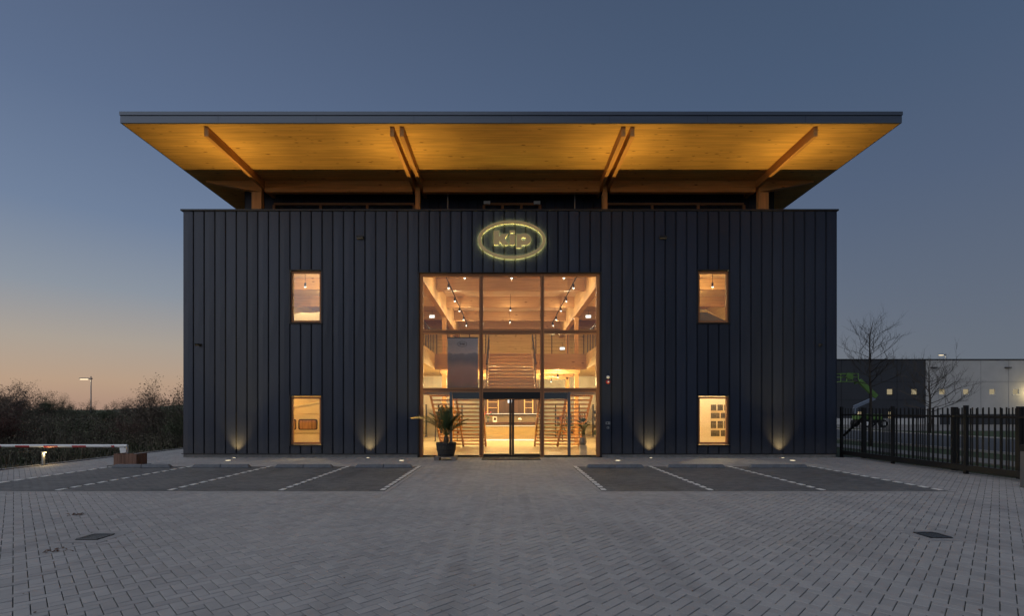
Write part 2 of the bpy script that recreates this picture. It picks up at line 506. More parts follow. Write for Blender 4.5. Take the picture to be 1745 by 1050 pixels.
# parking bays: a dark block field, flush, a hair above the light paving
for i, (a, b) in enumerate(BAYS):
    base = B(a, b, BY0, BY1, -.02, .004).build('parking_bay', M['joint'])
    tag(base, kind='structure')
    lst = []
    y = BY0 + .055; row = 0
    while y < BY1 - .03:
        x = a + (.1 if row % 2 else .0)
        while x < b - .01:
            x1 = min(x + .21, b); x0 = max(x, a)
            if x1 - x0 > .03: lst.append(((x0 + x1) / 2, y, (x1 - x0) / 2 - .003, .0495))
            x += .21
        y += .105; row += 1
    block_mass('dark_pavers', lst, M['paver_dark'], base, .012, 'straight')
# flat kerb courses round the bays
for (x, xx) in ((-11.9, -2.56), (2.0, 9.28)):
    kb = MB()
    kb.box(x - .1, x - .002, BY0 - .1, BY1 + .1, -.05, .006); kb.box(xx + .002, xx + .1, BY0 - .1, BY1 + .1, -.05, .006)
    kb.box(x, xx, BY0 - .1, BY0 - .002, -.05, .006); kb.box(x, xx, BY1 + .002, BY1 + .1, -.05, .006)
    kb.build('kerb_course', M['kerb'], pav)
dash = B(-.05, .05, -.1, .1, 0, .012).mesh('white_marking')
dash.materials.append(M['line_paint'])
for x in [-11.84] + [b[1] for b in BAYS[:3]] + [-2.63, 2.07] + [b[1] for b in BAYS[4:6]] + [9.21]:
    for k in range(13):
        link('white_marking', dash, None, pav, (x, BY0 + .2 + k * .355, .006))
tag(B(-14.55, -14.43, -3, 34, -.2, .02).build('path_kerb', M['kerb']), kind='structure')
for gxy, txt in zip(GR, ('left of the pair, below the striped barrier', 'right of the pair, on the fence side')):
    pass
M['collar'] = mat('cut_paver_collar', (.26, .255, .26), .85, var=.25, scale=9)
def grate(c, label):
    g = empty('drain_grate', (c[0], c[1], 0), label, 'drain', 'drain grates in the paving')
    fr = MB(); S = .135
    def rp(u, v, z): return (c[0] + u, c[1] + v, z)
    def rbox(mb, u0, u1, v0, v1, z0, z1):
        mb.hexa([rp(u0, v0, z0), rp(u1, v0, z0), rp(u1, v1, z0), rp(u0, v1, z0), rp(u0, v0, z1), rp(u1, v0, z1), rp(u1, v1, z1), rp(u0, v1, z1)])
    for s in (-1, 1):
        rbox(fr, -S, S, s * S - .02, s * S + .02, -.012, .013)
        rbox(fr, s * S - .02, s * S + .02, -S + .02, S - .02, -.012, .013)
    fr.build('frame', M['black'], g)
    for s in (-1, 1):
        cl = MB(); rbox(cl, -.29, .29, *sorted((s * (S + .021), s * .29)), -.02, .004); cl.build('collar_slab', M['collar'], g)
        cl = MB(); rbox(cl, *sorted((s * (S + .021), s * .29)), -S - .02, S + .02, -.02, .004); cl.build('collar_slab', M['collar'], g)
    for k in range(6):
        b = MB(); v = -S + .038 + k * .039
        rbox(b, -S + .021, S - .021, v - .006, v + .006, -.012, .010); b.build('bar', M['grey_metal'], g)
    b = MB(); rbox(b, -.01, .01, -S + .021, S - .021, -.011, .009); b.build('cross_bar', M['black'], g)
    b = MB(); rbox(b, -S + .02, S - .02, -S + .02, S - .02, -.0135, -.0125); b.build('pit_shade', M['backing'], g)  # black sheet painted in for the shade down the drain
grate(GR[0], 'dark square iron drain grate in the paving in front of the striped barrier')
grate(GR[1], 'dark square iron drain grate in the paving in front of the black fence')

# wheel stops
def wheel_stop(cx, cy, label):
    o = empty('wheel_stop', (cx, cy, .012), label, 'wheel stop', 'wheel stops at the head of the parking bays')
    L = .87
    for s in (-1, 1):
        v = MB()
        p = []
        for (x, e) in ((cx + s * .004, 0), (cx + s * L, 1)):
            for (dy, z) in ((-.08, .012), (-.045, .112), (.045, .112), (.08, .012)):
                xx = x - (s * .09 if (e and z > .1) else 0)
                p.append((xx, cy + dy, z + 0))
        n = len(v.v); v.v += p
        v.f += [(0, 1, 5, 4), (1, 2, 6, 5), (2, 3, 7, 6), (3, 0, 4, 7), (3, 2, 1, 0), (4, 5, 6, 7)]
        v.build('half', M['stop'], o, bevel=.012)
    return o
for x, t in ((-10.75, 'grey wheel stop beside the wooden barrier block'), (-8.42, 'grey wheel stop second bay from the barrier'), (-5.98, 'grey wheel stop third bay from the barrier'),
             (-3.62, 'grey wheel stop in the bay nearest the potted palm'), (3.2, 'grey wheel stop in the bay nearest the doormat, intercom side'), (5.6, 'grey wheel stop in the middle bay on the fence side'),
             (8.03, 'grey wheel stop in the bay nearest the black fence')):
    wheel_stop(x, 14.55, t)

# ------------------------------------------------------------------ the office building
bld = empty('office_building', (.12, FY, 0), 'two-storey building clad in dark metal trays under a wide timber canopy roof', 'building')
HP = 8.99
OPEN = {}
WL = (10, 13); WR = (48, 51); EN = (22, 39)
ZU = (4.87, 6.78); ZD = (.446, 2.23); ZE = (.0, 6.69)
# cladding trays, one object each; trays alike share a mesh
def tray(z0, z1, seed):
    r = random.Random(seed)
    m = MB(); w2 = PIT / 2 - .016; n = 10
    xs = [-w2, -w2 + .012, 0, w2 - .012, w2]
    ys = [.03, .0, -.004 + r.uniform(-.003, .003), .0, .03]
    nz = max(2, int((z1 - z0) / .9))
    for j in range(nz + 1):
        z = z0 + (z1 - z0) * j / nz
        for i, x in enumerate(xs):
            wob = r.uniform(-.003, .003) if i == 2 else 0
            m.v.append((x, ys[i] + wob, z))
    for j in range(nz):
        for i in range(4):
            a = j * 5 + i
            m.f.append((a, a + 1, a + 6, a + 5))
    # standing seam on the tray's edge
    m.box(w2 + .004, w2 + .012, -.012, .03, z0, z1)
    me = m.mesh('wall_panel'); me.materials.append(M['panel'])
    return me
cache = {}
rp_ = random.Random(11)
for k in range(61):
    cx = X0 + (k + .5) * PIT
    segs = [(.14, HP - .06)]
    if WL[0] <= k < WL[1] or WR[0] <= k < WR[1]: segs = [(.14, ZD[0] - .03), (ZD[1] + .03, ZU[0] - .03), (ZU[1] + .03, HP - .06)]
    if EN[0] <= k < EN[1]: segs = [(ZE[1] + .03, HP - .06)]
    for s in segs:
        v = rp_.randrange(5)
        if (s, v) not in cache: cache[(s, v)] = tray(s[0], s[1], v + len(cache))
        link('wall_panel', cache[(s, v)], None, bld, (cx - .12, 0, 0))
def wx(k): return X0 + k * PIT
EX0, EX1 = wx(EN[0]), wx(EN[1])
# wall behind the cladding with real openings
wb = MB()
def wall_seg(x0, x1, z0, z1): wb.box(x0, x1, FY + .035, FY + .33, z0, z1)
wall_seg(X0 + .01, wx(10), .0, HP - .07); wall_seg(wx(13), EX0, 0, HP - .07); wall_seg(EX1, wx(48), 0, HP - .07); wall_seg(wx(51), X1 - .01, 0, HP - .07)
for a, b in (WL, WR):
    wall_seg(wx(a), wx(b), 0, ZD[0]); wall_seg(wx(a), wx(b), ZD[1], ZU[0]); wall_seg(wx(a), wx(b), ZU[1], HP - .07)
wall_seg(EX0, EX1, ZE[1], HP - .07)
wb.build('front_wall', M['backing'], bld)
for a, b in ((X0 + .03, EX0), (EX1, X1 - .03)):
    B(a, b, FY + .012, FY + .034, 0, .12).build('plinth', M['plinth'], bld)
    B(a - (.06 if a < 0 else 0), b + (.03 if a > 0 else 0), FY - .03, FY + .034, .122, .142).build('drip_flashing', M['dark_trim'], bld)
B(X0 - .05, X1 + .05, FY - .05, FY + .4, HP - .055, HP).build('parapet_coping', M['dark_trim'], bld)
SY = 33.0
for x, nm in ((X0, 0), (X1, 1)):
    s = 1 if nm else -1
    a, b = sorted((x - s * .3, x - s * .004))
    B(a, b, FY + .331, SY, 0, HP - .07).build('side_wall', M['panel'], bld)
    B(a - .03, b + .03, FY + .4, SY, HP - .07, HP - .012).build('parapet_coping', M['dark_trim'], bld)
B(X0, X1, SY, SY + .3, 0, HP).build('rear_wall', M['panel'], bld)
B(X0 + .3, X1 - .3, SY - .12, SY - .01, 4.15, 7.6).build('inner_rear_wall', M['clt'], bld)
B(X0 + .3, X1 - .3, SY - .12, SY - .01, 0, 4.149).build('inner_rear_wall', M['white_wall'], bld)
B(X0 + .3, X0 + .36, FY + .34, SY - .12, 0, 7.6).build('inner_side_wall', M['clt_z'], bld)
B(X1 - .36, X1 - .3, FY + .34, SY - .12, 0, 7.6).build('inner_side_wall', M['clt_z'], bld)
# inner lining of the front wall
ib = MB()
for (x0, x1, z0, z1) in ((X0 + .36, wx(10), 0, 7.6), (wx(13), EX0 - .05, 0, 7.6), (EX1 + .05, wx(48), 0, 7.6), (wx(51), X1 - .36, 0, 7.6)):
    ib.box(x0, x1, FY + .331, FY + .36, z0, z1)
for a, b in (WL, WR):
    for z0, z1 in ((0, ZD[0]), (ZD[1], ZU[0]), (ZU[1], 7.6)): ib.box(wx(a), wx(b), FY + .331, FY + .36, z0, z1)
ib.build('inner_front_lining', M['clt'], bld)
B(X0 + .36, X1 - .36, FY + .3, SY - .12, -.1, .015).build('ground_floor', M['int_floor'], bld)
B(X0 + .3, X1 - .3, FY + .331, SY, 7.6, 7.85).build('terrace_slab', M['int_ceiling'], bld)
# mezzanine floor: two wings and the bridge behind the stair
B(X0 + .37, -3.32, FY + .37, SY - .13, 4.0, 4.3).build('mezzanine_floor', M['clt'], bld)
B(3.68, X1 - .37, FY + .37, SY - .13, 4.0, 4.3).build('mezzanine_floor', M['clt'], bld)
B(-3.31, 3.67, 22.75, SY - .13, 4.0, 4.3).build('mezzanine_floor', M['clt'], bld)
B(-3.31, 3.67, 22.55, 22.74, 3.58, 4.3).build('mezzanine_edge_beam', M['int_beam'], bld)
for x in (-3.42, 3.64):
    B(x, x + .14, FY + .38, 22.54, 3.6, 4.31).build('mezzanine_edge_beam', M['clt_z'], bld)
for y in (24.6, 26.9, 29.2): B(-3.3, 3.66, y, y + .18, 3.55, 3.995).build('floor_beam', M['int_beam'], bld)
# roof beams of the hall
for y in (18.45, 21.9, 25.45, 29.2, 32.2):
    B(-3.1, 3.5, y, y + .22, 7.05, 7.595).build('ceiling_beam', M['int_beam'], bld)
    for xa, xb in ((X0 + .37, -3.36), (3.76, X1 - .37)): B(xa, xb, y, y + .22, 7.1, 7.594).build('ceiling_beam', M['int_beam'], bld)
for x in (-3.35, 3.51):
    B(x, x + .24, FY + .4, SY - .13, 6.55, 7.59).build('long_beam', M['int_beam_y'], bld)
    for y in (25.45, 29.2): B(x + .02, x + .22, y, y + .22, .016, 6.549).build('inner_column', M['glulam_z'], bld)

# entrance glazing
gl = empty('entrance_glazing', (0, 0, 0)); gl.parent = bld
GY = FY + .07
def rail(x0, x1, z0, z1, m=None, nm='frame_bar', d=.12, y=GY): return B(x0, x1, y, y + d, z0, z1).build(nm, m or M['oak_frame'], gl)
MX = (-.92, 1.30); TZ = (2.45, 4.56)
rail(EX0 + .02, EX0 + .15, .03, ZE[1] - .005); rail(EX1 - .15, EX1 - .02, .03, ZE[1] - .005)
for x in MX: rail(x - .07, x + .07, .03, ZE[1] - .005, nm='mullion')
cols_ = [(EX0 + .151, MX[0] - .071), (MX[0] + .071, MX[1] - .071), (MX[1] + .071, EX1 - .151)]
for (a, b) in cols_:
    for z in TZ: rail(a, b, z - .075, z + .075, M['oak_frame_x'], 'transom')
    rail(a, b, ZE[1] - .10, ZE[1] - .006, M['oak_frame_x'], 'transom')
    rail(a, b, .02, .07, M['dark_trim'], 'threshold')
    for z0, z1 in ((TZ[0] + .08, TZ[1] - .08), (TZ[1] + .08, ZE[1] - .105)):
        B(a + .002, b - .002, GY + .05, GY + .062, z0, z1).build('pane', M['glass'], gl)
        # dark glazing bead line between transom and pane
    for z in TZ: B(a, b, GY - .006, GY - .001, z - .006, z + .006).build('glazing_joint', M['dark_trim'], gl)
for x in MX: B(x - .005, x + .005, GY - .006, GY - .001, .05, ZE[1] - .1).build('glazing_joint', M['dark_trim'], gl)
SP = (-2.02, 2.28)         # slender posts of the side lights
for x, (a, b) in zip(SP, (cols_[0], cols_[2])):
    rail(x - .05, x + .05, .071, TZ[0] - .076, M['grey_metal'], 'post')
    for p, q in ((a, x - .051), (x + .051, b)):
        B(p + .002, q - .002, GY + .05, GY + .062, .072, TZ[0] - .077).build('pane', M['glass'], gl)
    inner = (x + .052, b - .002) if x < 0 else (a + .002, x - .052)
    B(inner[0], inner[1], GY + .13, GY + .2, 2.12, TZ[0] - .09).build('door_pocket_header', M['dark_trim'], gl)
B(cols_[1][0] + .002, cols_[1][1] - .002, GY + .01, GY + .14, 2.13, TZ[0] - .08).build('door_header', M['black'], gl)
# reveal flashings
B(EX0 - .035, EX0 + .018, FY - .02, FY + .3, .0, ZE[1] + .03).build('reveal', M['dark_trim'], bld)
B(EX1 - .018, EX1 + .035, FY - .02, FY + .3, .0, ZE[1] + .03).build('reveal', M['dark_trim'], bld)
B(EX0 - .06, EX1 + .06, FY - .035, FY + .3, ZE[1] + .002, ZE[1] + .028).build('head_flashing', M['dark_trim'], bld)
# two sliding leaves
dm = (cols_[1][0] + cols_[1][1]) / 2
for (a, b, inner) in ((cols_[1][0] + .004, dm - .004, 1), (dm + .004, cols_[1][1] - .004, 0)):
    d = B(b - .085 if inner else a, b if inner else a + .085, GY + .03, GY + .07, .075, 2.125).build('sliding_door', M['black'], bld)
    d['label'] = 'glass sliding door leaf with dark meeting stile'
    pa, pb = (a + .02, b - .09) if inner else (a + .09, b - .02)
    B(pa, pb, GY + .03, GY + .07, .075, .12).build('bottom_rail', M['black'], d)
    B(pa, pb, GY + .03, GY + .07, 2.09, 2.125).build('top_rail', M['black'], d)
    ox = pa - .016 if inner else pb + .001
    B(ox, ox + .015, GY + .03, GY + .07, .075, 2.125).build('edge_stile', M['black'], d)
    B(pa + .001, pb - .001, GY + .045, GY + .055, .121, 2.089).build('pane', M['glass'], d)
# four windows
for (k0, k1), lr in ((WL, 'barrier'), (WR, 'fence')):
    for (z0, z1), ud in ((ZU, 'upper'), (ZD, 'lower')):
        a, b = wx(k0), wx(k1)
        wn_o = empty('window', (0, 0, 0)); wn_o.parent = bld
        wn_o['label'] = f'lit {ud} window on the {lr} side'
        y = FY + .03
        B(a + .03, a + .10, y, y + .1, z0 + .03, z1 - .03).build('frame_bar', M['oak_frame'], wn_o)
        B(b - .10, b - .03, y, y + .1, z0 + .03, z1 - .03).build('frame_bar', M['oak_frame'], wn_o)
        B(a + .101, b - .101, y, y + .1, z0 + .03, z0 + .10).build('frame_bar', M['oak_frame_x'], wn_o)
        B(a + .101, b - .101, y, y + .1, z1 - .10, z1 - .03).build('frame_bar', M['oak_frame_x'], wn_o)
        B(a + .102, b - .102, y + .04, y + .05, z0 + .101, z1 - .101).build('pane', M['glass'], wn_o)
        B(a - .03, b + .03, FY - .05, FY + .2, z0 - .028, z0 - .002).build('sill', M['dark_trim'], wn_o)
        B(a - .02, b + .02, FY - .035, FY + .2, z1 + .002, z1 + .026).build('head_flashing', M['dark_trim'], wn_o)
        for q0, q1 in ((a - .028, a + .028), (b - .028, b + .028)):
            B(q0, q1, FY - .02, FY + .2, z0 - .001, z1 + .001).build('reveal', M['dark_trim'], wn_o)

# canopy roof
RF, HS = 15.09, 10.53
XC = .14
RX0, RX1 = XC - 11.98, XC + 11.98
roof = B(RX0 + .04, RX1 - .04, RF + .04, SY + 1.0, HS + .002, HS + .3).build('roof', M['fascia'], bld)
B(RX0 + .06, RX1 - .06, RF + .03, SY + .9, HS - .02, HS).build('soffit', M['soffit'], roof)
B(RX0, RX1, RF, RF + .03, HS - .0, HS + .215).build('fascia', M['fascia'], roof)
B(RX0 - .015, RX1 + .015, RF - .02, RF + .03, HS + .232, HS + .34).build('roof_edge_trim', M['fascia'], roof)
for s in (-1, 1):
    x = RX0 if s < 0 else RX1
    a, b = sorted((x, x - s * .03))
    B(a, b, RF + .031, SY + 1, HS, HS + .215).build('fascia', M['fascia'], roof)
    a, b = sorted((x + s * .015, x - s * .03))
    B(a, b, RF + .031, SY + 1, HS + .232, HS + .34).build('roof_edge_trim', M['fascia'], roof)
for x in [RX0 + 3.0 * i for i in range(1, 8)]:
    B(x, x + .006, RF - .004, RF - .001, HS + .003, HS + .212).build('fascia_joint', M['dark_trim'], roof)
B(RX0 + .05, RX1 - .05, RF + .05, SY + .9, HS + .301, HS + .33).build('roof_covering', M['backing'], roof)
BT = HS - .021
def outrigger(x, w_=.125):
    B(x - w_ / 2, x + w_ / 2, 15.27, 21.0, BT - .29, BT).build('outrigger_beam', M['glulam_y'], bld)
for x in (-9.31, 9.59): outrigger(x)
for x in (-3.55, -3.25, 3.63, 3.91): outrigger(x)
CY = 18.82
for x in (-9.56, 9.84): B(x - .185, x + .185, CY, CY + .22, 7.85, BT - .44).build('column', M['glulam_z'], bld)
for x in (-3.40, 3.77): B(x - .086, x + .086, CY, CY + .24, 7.85, BT - .44).build('column', M['glulam_z'], bld)
def xb(a, b): B(a, b, CY + .01, CY + .21, BT - .438, BT - .001).build('edge_beam', M['glulam_x'], bld)
for xa_, xb_ in ((-9.374, RX0 + .35), (9.654, RX1 - .35)):
    y0_, y1_ = CY + .01, CY + .21
    lo_, hi_ = sorted((xa_, xb_)); zl = BT - .438 if lo_ == xa_ else BT - .06; zh = BT - .438 if hi_ == xa_ else BT - .06
    MB().hexa([(lo_, y0_, zl), (hi_, y0_, zh), (hi_, y1_, zh), (lo_, y1_, zl), (lo_, y0_, BT - .001), (hi_, y0_, BT - .001), (hi_, y1_, BT - .001), (lo_, y1_, BT - .001)]).build('edge_beam', M['glulam_x'], bld)
xb(-9.246, -3.614); xb(-3.486, -3.314); xb(-3.186, 3.566); xb(3.694, 3.846); xb(3.974, 9.526);
# set-back terrace storey
TY = 19.75
B(X0 + 1.2, X1 - 1.2, TY + .04, TY + .25, 7.85, BT).build('terrace_wall', M['backing'], bld)
tm = MB().box(-PIT / 2 + .012, PIT / 2 - .012, 0, .035, 8.0, BT - .005).mesh('terrace_panel'); tm.materials.append(M['panel'])
for k in range(55):
    x = X0 + 1.25 + (k + .5) * PIT
    if x < X1 - 1.3: link('terrace_panel', tm, None, bld, (x - .12, TY - FY, 0))
def twin(a, b, n):
    o = empty('terrace_window', (0, 0, 0)); o.parent = bld
    z0, z1 = 8.0, 10.02; y = TY - .07
    B(a, b, y, y + .06, z1 - .09, z1).build('frame_bar', M['oak_frame_x'], o)
    for i in range(n + 1):
        x = a + (b - a) * i / n
        B(x - .05, x + .05, y + .001, y + .061, z0, z1 - .091).build('frame_bar', M['oak_frame'], o)
    B(a + .05, b - .05, y + .03, y + .035, z0, z1 - .092).build('pane', M['glass'], o)
twin(-9.3, -3.7, 3); twin(4.0, 9.5, 3)
twin(-.9, 1.34, 3)
for x in (-2.3, 2.68):
    B(x - .02, x + .02, 19.3, 19.34, 7.85, BT).build('terrace_post', M['steel'], bld)
for x in (-.78, 1.22):
    B(x - .13, x + .13, TY - .13, TY - .075, 9.95, 10.07).build('terrace_sign_box', M['white_paint'], bld)

# ------------------------------------------------------------------ sign on the facade
sg = empty('oval_sign', (.19, FY - .01, 1.7 + (700 - 409.7) / 47.06), 'backlit bronze oval sign with the letters kip', 'sign')
M['sign_face'] = mat('bronze_sign_face', (.80, .63, .30), .5, .0)
M['sign_led'] = emit('sign_halo_led', (1.0, .90, .27), 5.0)
ZK = .002192
def zs(pts): return [((x - 896) * ZK, (482 - y) * ZK) for x, y in pts]
def sign_part(name, loops, inset):
    m = outline_mesh(name, loops, .035); o = link(name, m, M['sign_face'], sg, (0, -.075, 0))
    m2 = outline_mesh('halo_strip', inset, .02); l_ = link('halo_strip', m2, M['sign_led'], o, (0, .037, 0))
RX, RZ = 558.5 * ZK, 318 * ZK
sign_part('ring', [ell(0, 0, RX, RZ, 96), ell(0, 0, RX - .115, RZ - .115, 96, True)], [ell(0, 0, RX - .03, RZ - .03, 96), ell(0, 0, RX - .085, RZ - .085, 96, True)])
def inset(pts, d):
    n_ = len(pts); area = sum(pts[i][0] * pts[(i + 1) % n_][1] - pts[(i + 1) % n_][0] * pts[i][1] for i in range(n_))
    sg_ = 1 if area > 0 else -1; out = []
    for i in range(n_):
        p0, p1, p2 = Vector(pts[i - 1]), Vector(pts[i]), Vector(pts[(i + 1) % n_])
        e1, e2 = (p1 - p0).normalized(), (p2 - p1).normalized()
        n1, n2 = Vector((-e1.y, e1.x)) * sg_, Vector((-e2.y, e2.x)) * sg_
        b = n1 + n2
        if b.length < .2: b = n1
        k_ = d / max(.35, b.normalized().dot(n1)); out.append(tuple(p1 + b.normalized() * k_))
    return out
def shrink(pts, s=.93):
    cx = sum(p[0] for p in pts) / len(pts); cy = sum(p[1] for p in pts) / len(pts)
    return [(cx + (x - cx) * s, cy + (y - cy) * s) for x, y in pts]
kpts = zs([(598, 330), (692, 330), (692, 432), (738, 385), (842, 385), (778, 468), (842, 552), (842, 567), (742, 567), (692, 505), (692, 567), (598, 567)])
sign_part('letter_k', [kpts], [inset(kpts, .028)])
idot = zs([(862, 330), (950, 330), (950, 373), (862, 373)]); ist = zs([(862, 389), (950, 389), (950, 567), (862, 567)])
sign_part('letter_i', [idot, ist], [inset(idot, .028), inset(ist, .028)])
def arc(cx, cy, rx, ry, a0, a1, n=24): return [(cx + rx * math.cos(R(a0 + (a1 - a0) * k / n)), cy - ry * math.sin(R(a0 + (a1 - a0) * k / n))) for k in range(n + 1)]
pp = zs([(972, 615), (972, 385), (1040, 385)] + arc(1110, 474, 106, 97, 90, -90) + [(1054, 567), (1054, 615)])
hole = [(x, z) for x, z in ell((1090 - 896) * ZK, (482 - 474) * ZK, 38 * ZK, 28 * ZK, 32, True)]
sign_part('letter_p', [pp, hole], [inset(pp, .028), [(x, z) for x, z in ell((1090 - 896) * ZK, (482 - 474) * ZK, 38 * ZK + .026, 28 * ZK + .026, 32, True)]])
for (x, z) in ((-.9, .2), (.9, .2), (0, -.62), (-.45, .05), (.0, .05), (.5, .05)):
    pass

# small fittings on the facade
def fx(px): return (px - 863) / 47.06
def fz(py): return 1.7 + (700 - py) / 47.06
def camera_dome(px, py, label):
    x, z = fx(px), fz(py)
    o = empty('security_camera', (x, FY, z), label, 'camera', 'security cameras on the facade')
    B(x - .05, x + .05, FY - .035, FY, z - .05, z + .05).build('bracket', M['black'], o, bevel=.01)
    MB().tube([(x + .02, FY - .036, z), (x - .01, FY - .12, z), (x - .09, FY - .17, z - .01)], [.03, .04, .045], 10).build('housing', M['black'], o, smooth=False)
camera_dome(341, 588, 'small black security camera on the cladding near the barrier-side corner')
camera_dome(1397, 588, 'small black security camera on the cladding near the fence-side corner')
for px, t in ((614, 'small black wall floodlight above the barrier-side windows'), (1129, 'small black wall floodlight between the sign and the fence-side windows')):
    x, z = fx(px), fz(405)
    o = empty('wall_floodlight', (x, FY, z), t, 'lamp', 'unlit floodlights high on the facade')
    B(x - .13, x + .13, FY - .12, FY - .02, z - .045, z + .045).build('housing', M['black'], o, bevel=.01)
    B(x - .12, x + .12, FY - .11, FY - .03, z - .052, z - .0455).build('lens', M['grey_metal'], o)
    B(x - .04, x + .04, FY - .019, FY + .0, z - .03, z + .03).build('bracket', M['black'], o)
x, z = fx(1036), fz(651)
o = empty('alarm_strobe', (x, FY, z), 'round red alarm strobe beside the entrance glazing', 'alarm')
me = MB().lathe([(.075, 0), (.075, .03), (.05, .06)], (0, 0, 0), 20).mesh('body'); me.transform(Matrix.Rotation(R(90), 4, 'X')); link('body', me, M['red_paint'], o, (0, -.0, 0))
me = MB().lathe([(.03, 0), (.03, .02), (.015, .03)], (0, 0, 0), 16).mesh('lens'); me.transform(Matrix.Rotation(R(90), 4, 'X')); link('lens', me, M['white_paint'], o, (0, -.06, 0))
z = fz(643)
o = empty('alarm_beacon', (x, FY, z), 'small round white beacon above the red alarm strobe', 'alarm')
me = MB().lathe([(.055, 0), (.055, .03), (.03, .055)], (0, 0, 0), 20).mesh('dome'); me.transform(Matrix.Rotation(R(90), 4, 'X')); link('dome', me, M['white_paint'], o)
me = MB().lathe([(.062, 0), (.062, .012)], (0, 0, 0), 20).mesh('base_ring'); me.transform(Matrix.Rotation(R(90), 4, 'X')); link('base_ring', me, M['steel'], o)
for (px, py, ww, hh, nm, t) in ((1036, 721.5, .16, .10, 'intercom', 'larger steel intercom plate on the wall beside the entrance'), (1036, 729.5, .09, .075, 'key_switch', 'small steel key switch plate below the intercom')):
    x, z = fx(px), fz(py)
    o = empty(nm, (x, FY, z), t, 'intercom' if nm == 'intercom' else 'switch')
    B(x - ww / 2, x + ww / 2, FY - .03, FY, z - hh / 2, z + hh / 2).build('plate', M['steel'], o, bevel=.006)
    B(x + ww * .12, x + ww * .34, FY - .038, FY - .031, z - hh * .2, z + hh * .2).build('button', M['grey_metal'], o)
    B(x - ww * .36, x - ww * .05, FY - .036, FY - .031, z - hh * .28, z + hh * .28).build('screen', M['black'], o)

# ------------------------------------------------------------------ lights set in the paving
M['spot_lens'] = emit('spot_lens', (1, .84, .55), .22)
def ground_spot(x, y, r, label, power, size, aim, colr, spill=()):
    o = empty('ground_spotlight', (x, y, 0), label, 'spotlight', 'spotlights recessed in the paving along the facade')
    MB().lathe([(r + .03, -.01), (r + .03, .008), (r + .002, .010), (r + .002, .004)], (x, y, 0), 24).build('ring', M['steel'], o)
    MB().lathe([(r, .004), (r, .011), (r * .6, .014)], (x, y, 0), 24).build('lens', M['spot_lens'], o)
    l_ = bpy.data.lights.new('spot', 'SPOT'); l_.energy = power; l_.color = colr; l_.spot_size = R(size); l_.spot_blend = 1; l_.shadow_soft_size = .04
    lo = bpy.data.objects.new('spot', l_); col.objects.link(lo); lo.parent = o; lo.location = (0, 0, .03)
    lo.rotation_euler = Vector(aim).to_track_quat('-Z', 'Y').to_euler()
    for sp_e, sp_a in spill:
        l2 = bpy.data.lights.new('spill', 'SPOT'); l2.energy = sp_e; l2.color = colr; l2.spot_size = R(sp_a); l2.spot_blend = 1; l2.shadow_soft_size = .05
        lo2 = bpy.data.objects.new('spill', l2); col.objects.link(lo2); lo2.parent = o; lo2.location = (0, 0, .03); lo2.rotation_euler = lo.rotation_euler
AMB = (1.0, .69, .22)
POS = [(-9.42, 'nearest the barrier'), (-3.55, 'on the potted palm side of the entrance'), (3.77, 'on the intercom side of the entrance'), (9.68, 'nearest the black fence')]
for i, (x, t) in enumerate(POS):
    ground_spot(x, 16.66, .085, f'larger lit ground spotlight away from the wall, {t}', 150, 14, (0, -.02, 1), AMB, ((190, 26), (110, 46), (50, 86)))
WP = [-9.75, -4.95, 5.1, 9.9]
for x, (_, t) in zip(((405 - 863) / 47.06, (630 - 863) / 47.06, (1106 - 863) / 47.06, (1328 - 863) / 47.06), POS):
    ground_spot(x, FY - .23, .05, f'smaller lit ground spotlight close to the wall, {t}', 24, 78, (0, .13, 1), (1, .64, .22))

# ------------------------------------------------------------------ inside the building
WARM = (1.0, .76, .34)
SOFTW = (1.0, .76, .44)
PALE = (1.0, .84, .54)
M['lamp_white'] = emit('lamp_glow', (1, .9, .72), 1.2)
def pt(parent, loc, e, colr=WARM, r=.032):
    l_ = bpy.data.lights.new('glow', 'POINT'); l_.energy = e; l_.color = colr; l_.shadow_soft_size = r
    o = bpy.data.objects.new('glow', l_); col.objects.link(o); o.parent = parent; o.location = loc
def track_spot(x, y, z, top, label, e, group, colr=WARM):
    o = empty('track_spotlight', (x, y, z), label, 'spotlight', group)
    MB().tube([(x, y, z - .08), (x, y, z + .08)], .042, 12).build('housing', M['black'], o)
    MB().tube([(x, y, z + .081), (x, y, top)], .01, 6).build('stem', M['black'], o)
    MB().tube([(x, y, z - .092), (x, y, z - .081)], .036, 12).build('lens', M['lamp_white'], o)
    if e: pt(o, (0, 0, -.16), e, colr)
HALL = [(-2.4, y) for y in (20.4, 22.85, 25.1, 27.5, 29.4)] + [(2.78, y) for y in (20.4, 22.85, 25.1, 27.5, 29.4)] + [(.2, 18.85), (.2, 24.9), (.2, 28.3), (-1.6, 18.85), (2.2, 18.85)]
names = ['first', 'second', 'third', 'fourth', 'fifth']
for i, (x, y) in enumerate(HALL):
    if i < 10: t = f"{names[i % 5]} black spotlight from the glass on the {'palm' if i < 5 else 'intercom'}-side ceiling track"
    else: t = ['black ceiling spotlight at the middle of the upper glazing', 'black ceiling spotlight hanging in mid hall on the centre line', 'farthest black ceiling spotlight on the centre line of the hall', 'black ceiling spotlight at the glass on the palm side of centre', 'black ceiling spotlight at the glass on the intercom side of centre'][i - 10]
    track_spot(x, y, 6.86, 7.0 if i < 10 else 7.6, t, 5.4, 'ceiling spotlights in the entrance hall', SOFTW)
M['track'] = mat('matt_black_track', (.006, .006, .006), .95, spec=.05)
for x, t in ((-2.4, 'palm'), (2.78, 'intercom')):
    o = B(x - .015, x + .015, 19.4, 30.2, 7.001, 7.025).build('ceiling_track', M['track'])
    tag(o, f'thin black lighting track under the hall ceiling on the {t} side', 'lighting track', 'lighting tracks in the hall')
